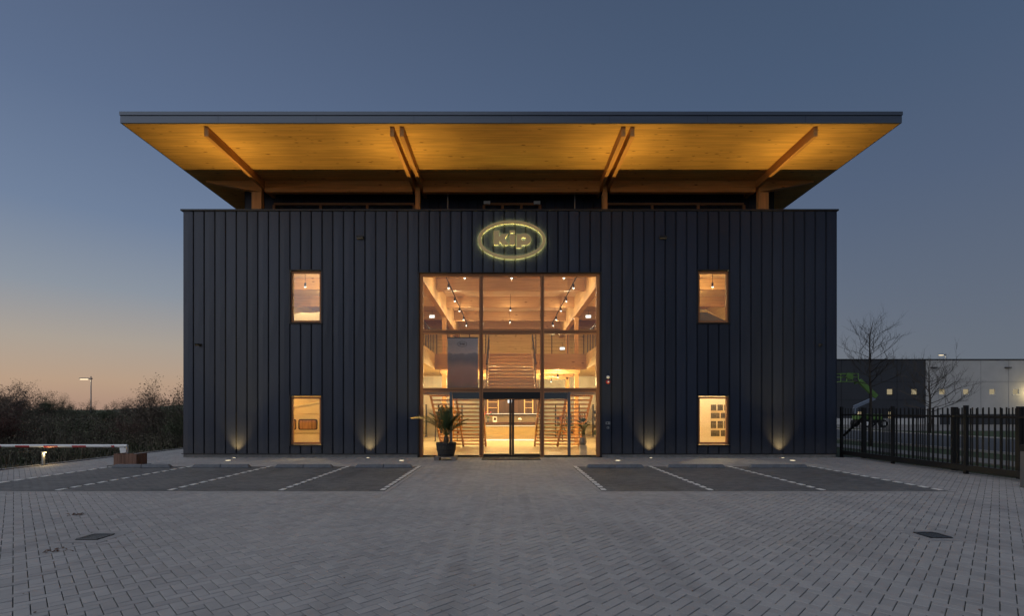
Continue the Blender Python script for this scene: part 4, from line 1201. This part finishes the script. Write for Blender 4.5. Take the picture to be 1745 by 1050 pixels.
# fallen leaves on the paving
lf = random.Random(4)
M['dry_leaf'] = mat('dry_leaf', (.11, .05, .03), .8, var=.4, scale=30)
for (cx, cy, n, t) in ((-7.0, 8.0, 26, 'scatter of brown leaves on the paving beyond the barrier-side drain grate'), (-5.45, 5.95, 20, 'scatter of brown leaves on the paving before the barrier-side drain grate')):
    V = MB()
    for i in range(n):
        x, y = cx + lf.gauss(0, .09), cy + lf.gauss(0, .05); a = lf.uniform(0, 6.28); s = lf.uniform(.015, .03)
        c, s_ = math.cos(a) * s, math.sin(a) * s
        V.quad((x + c, y + s_, .004 + lf.uniform(0, .02)), (x - s_ * .6, y + c * .6, .004), (x - c, y - s_, .006 + lf.uniform(0, .015)), (x + s_ * .6, y - c * .6, .012))
    o = V.build('fallen_leaves', M['dry_leaf']); tag(o, t, 'leaves', kind='stuff')

# ------------------------------------------------------------------ fence and posts on the right
FX = 12.32
fe = empty('steel_fence', (FX, 13.5, 0), 'black vertical-bar steel fence running from the building towards the camera', 'fence')
pale = B(-.010, .010, -.012, .012, .08, 1.78).mesh('pale'); pale.materials.append(M['fence'])
y = 18.05; i = 0
posts = (18.1, 15.7, 13.2, 10.7, 8.4)
while y > 8.4:
    if all(abs(y - p) > .07 for p in posts): link('pale', pale, None, fe, (0, y - 13.5, 0))
    y -= .148
B(FX - .02, FX + .02, 8.4, 18.1, 1.52, 1.57).build('top_rail', M['fence'], fe)
B(FX - .035, FX + .035, 8.4, 18.1, .09, .24).build('bottom_rail', M['fence'], fe)
for p in posts: B(FX - .04, FX + .04, p - .04, p + .04, -.01, 1.84).build('post', M['fence'], fe)
ga = empty('sliding_gate', (FX + .42, 13.8, 0), 'black steel sliding gate leaf standing behind the fence', 'gate')
y = 17.3
gp = B(-.010, .010, -.012, .012, .1, 1.76).mesh('pale'); gp.materials.append(M['fence'])
while y > 10.2:
    link('pale', gp, None, ga, (0, y - 13.8, 0)); y -= .172
B(FX + .4, FX + .44, 10.2, 17.35, 1.50, 1.55).build('top_rail', M['fence'], ga)
B(FX + .36, FX + .48, 10.2, 17.35, .03, .2).build('bottom_beam', M['fence'], ga)
for p in (17.55, 14.0, 12.2): B(FX + .36, FX + .48, p - .055, p + .055, -.01, 1.8).build('guide_post', M['fence'], ga)
MB().bar((FX + .42, 18.6, .75), (FX + .42, 17.6, 1.45), .06, .06).build('tail_brace', M['fence'], ga)
o = empty('gate_post', (11.42, 10.8, 0), 'grey upright post with black head at the end of the fence', 'post')
B(11.36, 11.54, 10.72, 10.9, -.01, .80).build('column', M['grey_metal'], o, bevel=.01)
B(11.355, 11.565, 10.695, 10.905, .801, .95).build('head', M['black'], o, bevel=.01)

# ------------------------------------------------------------------ bare trees
M['bark'] = mat('bare_bark', (.055, .045, .038), .9, var=.4, scale=12)
def bare_tree(name, x, y, h, spread, seed, label, lean=0, trunk_h=.35, r0=.07, z0=-.06, levels=4, wide=.55, upw=0):
    r = random.Random(seed); o = empty(name, (x, y, z0), label, 'tree')
    T, C = MB(), MB()
    top = Vector((x + lean, y, z0 + h)); bp = Vector((x, y, z0))
    pts = [bp.lerp(top, t) + Vector((r.uniform(-.06, .06) * t * 2, r.uniform(-.06, .06), 0)) for t in [0, .15, .3, .45, .6, .75, .88, 1]]
    T.tube(pts, [r0 * (1 - .88 * t) for t in [0, .15, .3, .45, .6, .75, .88, 1]], 8)
    def grow(p, d, L, rad, lev):
        n = 4; q = [p]; dd = d.copy()
        for i in range(n):
            dd = (dd + Vector((r.uniform(-.22, .22), r.uniform(-.22, .22), r.uniform(-.08, .2)))).normalized(); q.append(q[-1] + dd * L / n)
        C.tube(q, [rad * (1 - .7 * i / n) for i in range(n + 1)], 4 if lev < 2 else 3, cap=False)
        if lev >= levels: return
        for i in range(r.randint(4, 6)):
            t = r.uniform(.2, 1); j = min(n - 1, int(t * n)); b = q[j].lerp(q[j + 1], t * n - j)
            a = Vector((r.uniform(-1, 1), r.uniform(-1, 1), r.uniform(-.15, .7))).normalized()
            grow(b, (dd * 1.0 + a * .85).normalized(), L * r.uniform(.4, .65), rad * .5, lev + 1)
    nb = 30
    for i in range(nb):
        t = trunk_h + (.97 - trunk_h) * i / nb; j = min(6, int(t * 7)); b = bp.lerp(top, t)
        a = i * 2.4 + r.uniform(-.4, .4)
        up = .25 + .7 * t
        Lb = spread * max(.22, 1 - ((t - wide) / .52) ** 2) * r.uniform(.65, 1.1)
        grow(b, Vector((math.cos(a), math.sin(a), up + upw)).normalized(), Lb, r0 * .42 * (1.1 - t), 2)
    T.build('trunk', M['bark'], o, smooth=True); C.build('crown', M['bark'], o)
    return o
bare_tree('bare_tree', 17.9, 24.2, 6.1, 1.5, 14, 'tall bare tree beside the building corner behind the fence', r0=.09, trunk_h=.48, wide=.62, upw=-.2)
bare_tree('bare_tree', 33.0, 38.4, 5.8, 2.9, 23, 'broad low bare tree before the pale factory wall', r0=.12, trunk_h=.28, wide=.45, upw=-.25)

# ------------------------------------------------------------------ factory across the road
fc = empty('factory_building', (60, 60, 0), 'long factory hall, dark at one end and pale grey at the other', 'building')
M['fac_dark'] = mat('dark_sandwich_panel', (.040, .043, .052), .6, .1, var=.12, scale=.6)
M['fac_pale'] = mat('pale_sandwich_panel', (.46, .45, .44), .7, .0, var=.10, scale=.6)
M['fac_white'] = mat('white_base_panel', (.55, .54, .53), .65, var=.1, scale=.6)
M['lit_room'] = emit('lit_office', (1, .80, .48), .045)
FYY, FH = 60, 7.85
SPX = 51.1
def fpx(px): return (px - 863) * FYY / 839
def fpz(py): return 1.7 + (700 - py) * FYY / 839
wins = [(1516.5, 0), (1558, 0), (1605.5, 1), (1646, 1), (1691, 1), (1731, 1), (1775, 1)]
holes = [(fpx(p) - .36, fpx(p) + .36) for p, _ in wins]
WZ = (fpz(672.5), fpz(663.5))
V1, V2 = MB(), MB()
def fac(mb, xa, xb):
    xs = [xa] + [q for h in holes if xa < h[0] < xb for q in h] + [xb]
    for i in range(0, len(xs) - 1):
        a, b = xs[i], xs[i + 1]
        if i % 2 == 0: mb.box(a, b, FYY, FYY + .3, -.1, FH)
        else: mb.box(a, b, FYY, FYY + .3, -.1, WZ[0]); mb.box(a, b, FYY, FYY + .3, WZ[1], FH)
fac(V1, 34, SPX); fac(V2, SPX, 110)
V1.build('dark_wall', M['fac_dark'], fc); V2.build('pale_wall', M['fac_pale'], fc)
B(34, 110, FYY + .3, FYY + 30, -.1, FH - .1).build('hall_body', M['backing'], fc)
B(33.9, 110, FYY - .06, FYY + .35, FH, FH + .14).build('roof_edge', M['dark_trim'], fc)
for x in [34 + 3.4 * i for i in range(1, 22)]:
    if all(not (h[0] - .1 < x < h[1] + .1) for h in holes): B(x - .02, x + .02, FYY - .02, FYY - .001, .3, FH - .02).build('panel_joint', M['dark_trim'] if x < SPX else M['kerb'], fc)
for (za, m, xa, xb) in ((3.0, M['dark_trim'], 34, SPX - .03), (5.2, M['dark_trim'], 34, SPX - .03), (5.2, M['kerb'], SPX + .03, 110)):
    B(xa, xb, FYY - .024, FYY - .0205, za, za + .03).build('panel_joint', m, fc)
for (a, b), (p, q) in zip(holes, wins):
    o = empty('window', (0, 0, 0)); o.parent = fc
    B(a - .05, b + .05, FYY - .06, FYY - .026, WZ[0] - .06, WZ[0] - .001).build('sill', M['white_paint'] if q else M['dark_trim'], o)
    B(a + .002, b - .002, FYY + .1, FYY + .11, WZ[0] + .002, WZ[1] - .002).build('pane', M['pane_far'], o)
    B(a + .002, b - .002, FYY + .13, FYY + .14, WZ[0] + .002, WZ[1] - .002).build('lit_room', M['lit_room'], o)
    B(a + .003, a + .04, FYY + .06, FYY + .095, WZ[0] + .002, WZ[1] - .002).build('frame_bar', M['dark_trim'], o)
for px in (1590, 1716):
    B(fpx(px) - .35, fpx(px) + .35, FYY - .25, FYY - .03, fpz(627.5), fpz(626)).build('wall_vent', M['dark_trim'], fc)
B(34.2, SPX - .2, FYY - .12, FYY - .03, -.05, .75).build('white_base_band', M['fac_white'], fc)
for (p0, p1) in ((1601, 1618), (1626, 1640), (1650, 1738)):
    B(fpx(p0), fpx(p1), FYY - .1, FYY - .03, -.05, fpz(706)).build('loading_door', M['fac_dark'], fc)
for p in (1516, 1463, 1470):
    B(fpx(p) - .25, fpx(p) + .25, FYY - .05, FYY - .028, fpz(716), fpz(702)).build('lit_door_light', M['lit_room'], fc)
wl_ = empty('factory_wall_lamp', (fpx(1756), FYY - .35, fpz(668)), 'lit wall lamp on the pale factory wall at the frame edge', 'lamp')
B(fpx(1756) - .15, fpx(1756) + .15, FYY - .4, FYY - .03, fpz(666), fpz(664)).build('housing', M['black'], wl_)
B(fpx(1756) - .12, fpx(1756) + .12, FYY - .38, FYY - .1, fpz(667), fpz(666.2)).build('lens', emit('factory_lamp_lens', (1, .8, .35), 1.2), wl_)
pt(wl_, (0, -.6, -.15), 14, (1, .78, .35), .1)
# lamp posts
M['street_lens'] = emit('street_lamp_lens', (1, .80, .5), .5)
def street_lamp(x, y, h, label, arm=-1, e=10):
    o = empty('street_lamp', (x, y, 0), label, 'street lamp', 'street lamps')
    MB().tube([(x, y, -.1), (x, y, h * .1), (x, y, h + .35)], [.09, .07, .05], 8).build('post', M['steel'], o)
    B(x + (arm * 1.3 if arm < 0 else -.1), x + (.1 if arm < 0 else arm * 1.3), y - .12, y + .12, h, h + .14).build('head', M['grey_metal'], o)
    B(x + (arm * 1.25 if arm < 0 else .4), x + (-.4 if arm < 0 else arm * 1.25), y - .1, y + .1, h - .03, h - .001).build('lens', M['street_lens'], o)
    pt(o, (arm * .8, 0, h - .12), e, (1, .82, .5), .1)
street_lamp(-708 * 58 / 839, 58, 5.4, 'lit street lamp standing alone beyond the undergrowth')
street_lamp((1611 - 863) * 95 / 839, 95, 12.4, 'lit lamp post rising above the factory roof', arm=-1, e=6)

# ------------------------------------------------------------------ boom lift in the yard
bl = empty('boom_lift', (36.6, 50, 0), 'bright green boom lift with raised basket before the dark factory wall', 'boom lift')
M['lime'] = mat('lime_green_paint', (.10, .20, .045), .6, var=.25)
M['lift_grey'] = mat('lift_grey_paint', (.16, .19, .25), .45)
LYp = 50
def lx(px): return (px - 863) * LYp / 839
def lz(py): return 1.7 + (700 - py) * LYp / 839
for px in (1466, 1494):
    for dy in (-.8, .8):
        me = MB().lathe([(.38, -.15), (.42, 0), (.38, .15)], (0, 0, 0), 18).mesh('wheel'); me.transform(Matrix.Rotation(R(90), 4, 'X')); wv = link('wheel', me, M['black'], bl, (lx(px) - 36.6, dy, .4))
        me = MB().lathe([(.2, -.17), (.2, .17)], (0, 0, 0), 12).mesh('rim'); me.transform(Matrix.Rotation(R(90), 4, 'X')); link('rim', me, M['white_paint'], wv)
B(lx(1461), lx(1499), 49.4, 50.6, .45, .75).build('chassis', M['black'], bl)
B(lx(1459), lx(1471), 49.35, 50.65, .76, lz(707)).build('counterweight', M['lime'], bl, bevel=.08)
B(lx(1473), lx(1497), 49.35, 50.65, .76, lz(706)).build('engine_cover', M['lime'], bl, bevel=.08)
MB().bar((lx(1458), 50, lz(705)), (lx(1457), 50, lz(694)), .25, .3).build('mast', M['lift_grey'], bl)
MB().bar((lx(1456), 50, lz(694)), (lx(1490), 50, lz(679)), .22, .3).build('lower_boom', M['lift_grey'], bl)
MB().bar((lx(1491.5), 49.9, lz(676.5)), (lx(1463), 49.9, lz(649)), .28, .42).build('upper_boom', M['lime'], bl)
MB().bar((lx(1464), 49.9, lz(650)), (lx(1455), 49.9, lz(654)), .18, .16).build('jib', M['lime'], bl)
bk = empty('basket', (0, 0, 0)); bk.parent = bl
x0, x1, z0, z1 = lx(1427.5), lx(1457), lz(651.5), lz(637.5)
B(x0, x1, 49.5, 50.4, z0, z0 + .07).build('deck', M['lime'], bk)
for yy in (49.52, 50.38):
    for zz in (z0 + .5, z1): MB().tube([(x0, yy, zz), (x1, yy, zz)], .04, 6).build('rail', M['lime'], bk)
    for t in (0, .33, .66, 1): MB().tube([(x0 + (x1 - x0) * t, yy, z0), (x0 + (x1 - x0) * t, yy, z1)], .04, 6).build('upright', M['lime'], bk)
for xx in (x0, x1):
    for zz in (z0 + .5, z1): MB().tube([(xx, 49.52, zz), (xx, 50.38, zz)], .035, 6).build('rail', M['lime'], bk)
B(x0 + .65, x0 + 1.15, 49.4, 49.5, z0 + .2, z1 + .05).build('control_box', M['lime'], bk)

# ------------------------------------------------------------------ undergrowth, shrubs, hill on the left
hb = MB(); hx = [-160 + 8 * i for i in range(17)]
for i, x in enumerate(hx):
    t = (x + 160) / 128
    h = 2.2 + 5.2 * math.exp(-((x + 52) / 30) ** 2)
    for (y, f) in ((95, 0), (120, .8), (150, 1), (200, .9)): hb.v.append((x, y, -.1 + h * f * .9))
for i in range(len(hx) - 1):
    for j in range(3):
        a = i * 4 + j; hb.f.append((a, a + 4, a + 5, a + 1))
M['hill'] = mat('hill_grass', (.06, .075, .035), .95, var=.5, scale=.15)
tag(hb.build('hill', M['hill'], smooth=True), kind='structure')
M['weeds'] = mat('dry_weeds', (.14, .12, .082), .9, var=.5, scale=.5)
M['green_weeds'] = mat('green_weeds', (.06, .075, .03), .9, var=.5, scale=.5)
M['twig'] = mat('shrub_twigs', (.085, .068, .055), .9)
M['shrub_leaf'] = mat('shrub_leaves', (.075, .092, .045), .8, var=.45, scale=1.5)
M['red_leaf'] = mat('russet_leaves', (.12, .052, .04), .8, var=.5, scale=1.5)
M['brown_leaf'] = mat('brown_leaves', (.15, .112, .082), .8, var=.5, scale=1.5)
def weeds(name, n, xr, yr, hmin, hmax, m, label, seed):
    r = random.Random(seed); V = MB()
    for _ in range(n):
        y = yr[0] + (yr[1] - yr[0]) * r.random() ** 1.4; x = xr[1] - (xr[1] - xr[0]) * r.random() ** 1.5
        h = r.uniform(hmin, hmax) * (1 if x < xr[1] - 1.2 else .45); a = r.uniform(0, 6.28); wd_ = r.uniform(.006, .02) * (1 + y / 30)
        z = gz(x, y) - .05; dx, dy = r.gauss(0, .18) * h, r.gauss(0, .18) * h
        c, s_ = math.cos(a) * wd_, math.sin(a) * wd_
        n0 = len(V.v)
        V.v += [(x - c, y - s_, z), (x + c, y + s_, z), (x + c * .7 + dx * .4, y + s_ * .7 + dy * .4, z + h * .6), (x - c * .7 + dx * .4, y - s_ * .7 + dy * .4, z + h * .6), (x + dx, y + dy, z + h)]
        V.f += [(n0, n0 + 1, n0 + 2, n0 + 3), (n0 + 3, n0 + 2, n0 + 4)]
    tag(V.build(name, m), label, 'weeds', kind='stuff')
weeds('weeds', 26000, (-50, -14.5), (8, 50), .2, .55, M['weeds'], 'tall dry brown weeds beyond the paving edge', 1)
weeds('grass', 24000, (-45, -14.5), (8, 45), .12, .36, M['green_weeds'], 'low dark green grass beyond the paving edge', 2)
def brush_mass(n, seed):
    r = random.Random(seed); from mathutils import noise as nz_
    V = MB(); T = MB()
    for _ in range(n):
        y = 16 + 40 * r.random() ** 1.3; x = -15.6 - 40 * r.random() ** 1.3
        q = nz_.noise(Vector((x * .35, y * .35, 3))) * .5 + nz_.noise(Vector((x * 1.1, y * 1.1, 9))) * .28
        top = (.55 + 1.35 * q + min(.45, (-15.6 - x) * .07) + .004 * (y - 16)) * min(1, .35 + (-15.6 - x) * .3)
        if top < .12: continue
        h = top * (1 - r.random() ** 2.2 * .85)
        p = Vector((x, y, gz(x, y) + h)); s = r.uniform(.018, .042) * (1 + (y - 16) / 45)
        u = Vector((r.gauss(0, 1), r.gauss(0, 1), r.gauss(0, 1.2))).normalized(); v = u.cross(Vector((r.gauss(0, 1), r.gauss(0, 1), r.gauss(0, 1)))).normalized()
        V.quad(p + u * s, p + v * s * .55, p - u * s, p - v * s * .55)
        if _ % 9 == 0:
            e = p + Vector((r.gauss(0, .12), r.gauss(0, .12), r.uniform(.05, .3))); b = Vector((x + r.gauss(0, .15), y + r.gauss(0, .15), gz(x, y))); d = Vector((.006, 0, 0)) * (1 + (y - 16) / 40)
            T.quad(b - d, b + d, e + d * .4, e - d * .4)
    tag(V.build('undergrowth', M['brush']), 'mass of low brown and green brushwood beyond the paving', 'undergrowth', kind='stuff')
    tag(T.build('brushwood', M['twig']), 'thin bare stems rising through the low undergrowth', 'brushwood', kind='stuff')
def brush_mat():
    m = mat('brush_leaves', (.08, .075, .045), .85); n, l = m.node_tree.nodes, m.node_tree.links
    g = n.new('ShaderNodeNewGeometry'); z = n.new('ShaderNodeTexNoise'); z.inputs['Scale'].default_value = .45; z.inputs['Detail'].default_value = 4; l.new(g.outputs['Position'], z.inputs['Vector'])
    r_ = ramp(n, [(.3, (.07, .085, .04)), (.45, (.10, .11, .06)), (.58, (.15, .125, .085)), (.72, (.15, .082, .065))], 'LINEAR'); l.new(z.outputs[0], r_.inputs[0]); l.new(r_.outputs[0], n['Principled BSDF'].inputs['Base Color'])
    return m
M['brush'] = brush_mat()
brush_mass(90000, 12)
def shrub_mesh(h, w_, seed, leaf_n, lsize, open_=.5):
    r = random.Random(seed); T, L = MB(), MB(); tips = []
    def grow(p, d, ln, rad, lev):
        n = 3; q = [p]; dd = d
        for i in range(n):
            dd = (dd + Vector((r.uniform(-.3, .3), r.uniform(-.3, .3), r.uniform(-.1, .25)))).normalized(); q.append(q[-1] + dd * ln / n)
        T.tube(q, [rad * (1 - .6 * i / n) for i in range(n + 1)], 3, cap=False)
        tips.extend(q[1:]) if lev >= 2 else None
        if lev >= 4: return
        for i in range(r.randint(2, 4)):
            b = q[r.randint(1, n)]; a = Vector((r.uniform(-1, 1), r.uniform(-1, 1), r.uniform(-.2, .8))).normalized()
            grow(b, (dd + a * .9).normalized(), ln * r.uniform(.55, .8), rad * .55, lev + 1)
    for i in range(9):
        a = i * 2.4 + r.uniform(-.4, .4); e = r.uniform(.6, 2.2)
        grow(Vector((r.uniform(-.25, .25) * w_ * .4, r.uniform(-.25, .25) * w_ * .4, 0)), Vector((math.cos(a) * w_ / h, math.sin(a) * w_ / h, e)).normalized(), h * r.uniform(.35, .5), .03 * h / 3, 0)
    for _ in range(leaf_n):
        p = r.choice(tips) + Vector((r.gauss(0, .12), r.gauss(0, .12), r.gauss(0, .1))) * h * .35
        if p.z < .05: continue
        s = lsize * r.uniform(.6, 1.4); u = Vector((r.gauss(0, 1), r.gauss(0, 1), r.gauss(0, 1))).normalized(); v = u.cross(Vector((r.gauss(0, 1), r.gauss(0, 1), r.gauss(0, 1)))).normalized()
        L.quad(p + u * s, p + v * s * .5, p - u * s, p - v * s * .5)
    return T.mesh('twigs'), L.mesh('foliage')
kinds = [shrub_mesh(3.0, 2.6, 1, 6500, .036), shrub_mesh(3.0, 3.0, 2, 5200, .03), shrub_mesh(3.0, 2.2, 3, 2200, .034)]
def shrub(x, y, h, kind, lm, label, cat='shrub', name='shrub'):
    o = empty(name, (x, y, gz(x, y) - .02), label, cat, 'shrubs beyond the paving on the barrier side')
    o.scale = (h / 3 * RND.uniform(.9, 1.2), h / 3 * RND.uniform(.9, 1.2), h / 3); o.rotation_euler = (0, 0, RND.uniform(0, 6.28))
    t, f = kinds[kind]
    for nm, me, m in (('twigs', t, M['twig']), ('foliage', f, lm)):
        ob = bpy.data.objects.new(nm, me); col.objects.link(ob); ob.parent = o
        if not me.materials: me.materials.append(None)
        ob.material_slots[0].link = 'OBJECT'; ob.material_slots[0].material = m
def sx(px, y): return (px - 863) * y / 839
SH = [(-8, 24, 3.1, 1, 'brown_leaf', 'large brown-leaved shrub at the picture edge above the barrier'), (40, 34, 3.0, 2, 'brown_leaf', 'loose grey-brown shrub behind the russet bush'),
      (12, 19.5, 1.75, 0, 'red_leaf', 'dense russet bush just behind the barrier pole at the picture edge'), (75, 40, 2.6, 0, 'shrub_leaf', 'rounded olive shrub above the bollard light'),
      (112, 44, 2.3, 1, 'shrub_leaf', 'olive shrub between the bollard light and the street lamp'), (150, 48, 2.3, 2, 'shrub_leaf', 'loose olive shrub at the foot of the street lamp'),
      (186, 36, 1.9, 0, 'shrub_leaf', 'low olive shrub just past the street lamp'), (215, 44, 2.6, 2, 'brown_leaf', 'sparse brown shrub above the end of the barrier'),
      (244, 30, 2.9, 2, 'brown_leaf', 'open thin-twigged shrub between the lamp and the building'), (284, 27, 3.5, 1, 'brown_leaf', 'tallest leafy shrub, beside the building corner'),
      (215, 25, 1.5, 1, 'red_leaf', 'low russet bush above the wooden block'), (305, 23.5, 2.0, 0, 'shrub_leaf', 'dark shrub touching the building corner'),
      (130, 27, 1.4, 1, 'shrub_leaf', 'low dark bush in the weeds mid way along the barrier'), (60, 25, 1.5, 2, 'brown_leaf', 'low twiggy bush above the bollard light in the weeds'), (265, 40, 2.2, 0, 'shrub_leaf', 'olive shrub in front of the hill'),
      (170, 24, 1.1, 2, 'brown_leaf', 'small twiggy bush in the weeds above the barrier end'), (100, 60, 3.4, 1, 'shrub_leaf', 'farthest olive shrub on the skyline'), (20, 48, 3.6, 0, 'brown_leaf', 'tall brown shrub on the skyline at the picture edge')]
for (px, y, h, k_, lm, t) in SH: shrub(sx(px, y), y, h, k_, M[lm], t)

V = MB(); lf = random.Random(77)
for i in range(110):
    y = 4 + 13 * lf.random() ** 1.2; x = lf.uniform(-1.02, 1.05) * y
    if not -14 < x < 12: continue
    a = lf.uniform(0, 6.28); q = lf.uniform(.008, .022); c, s_ = math.cos(a) * q, math.sin(a) * q
    z = .014 if in_bay(x, y) else .004
    V.quad((x + c, y + s_, z + lf.uniform(0, .01)), (x - s_ * .6, y + c * .6, z), (x - c, y - s_, z + lf.uniform(0, .01)), (x + s_ * .6, y - c * .6, z + .004))
tag(V.build('leaf_litter', M['dry_leaf']), 'single dark leaves and bits strewn over the paving', 'litter', kind='stuff')
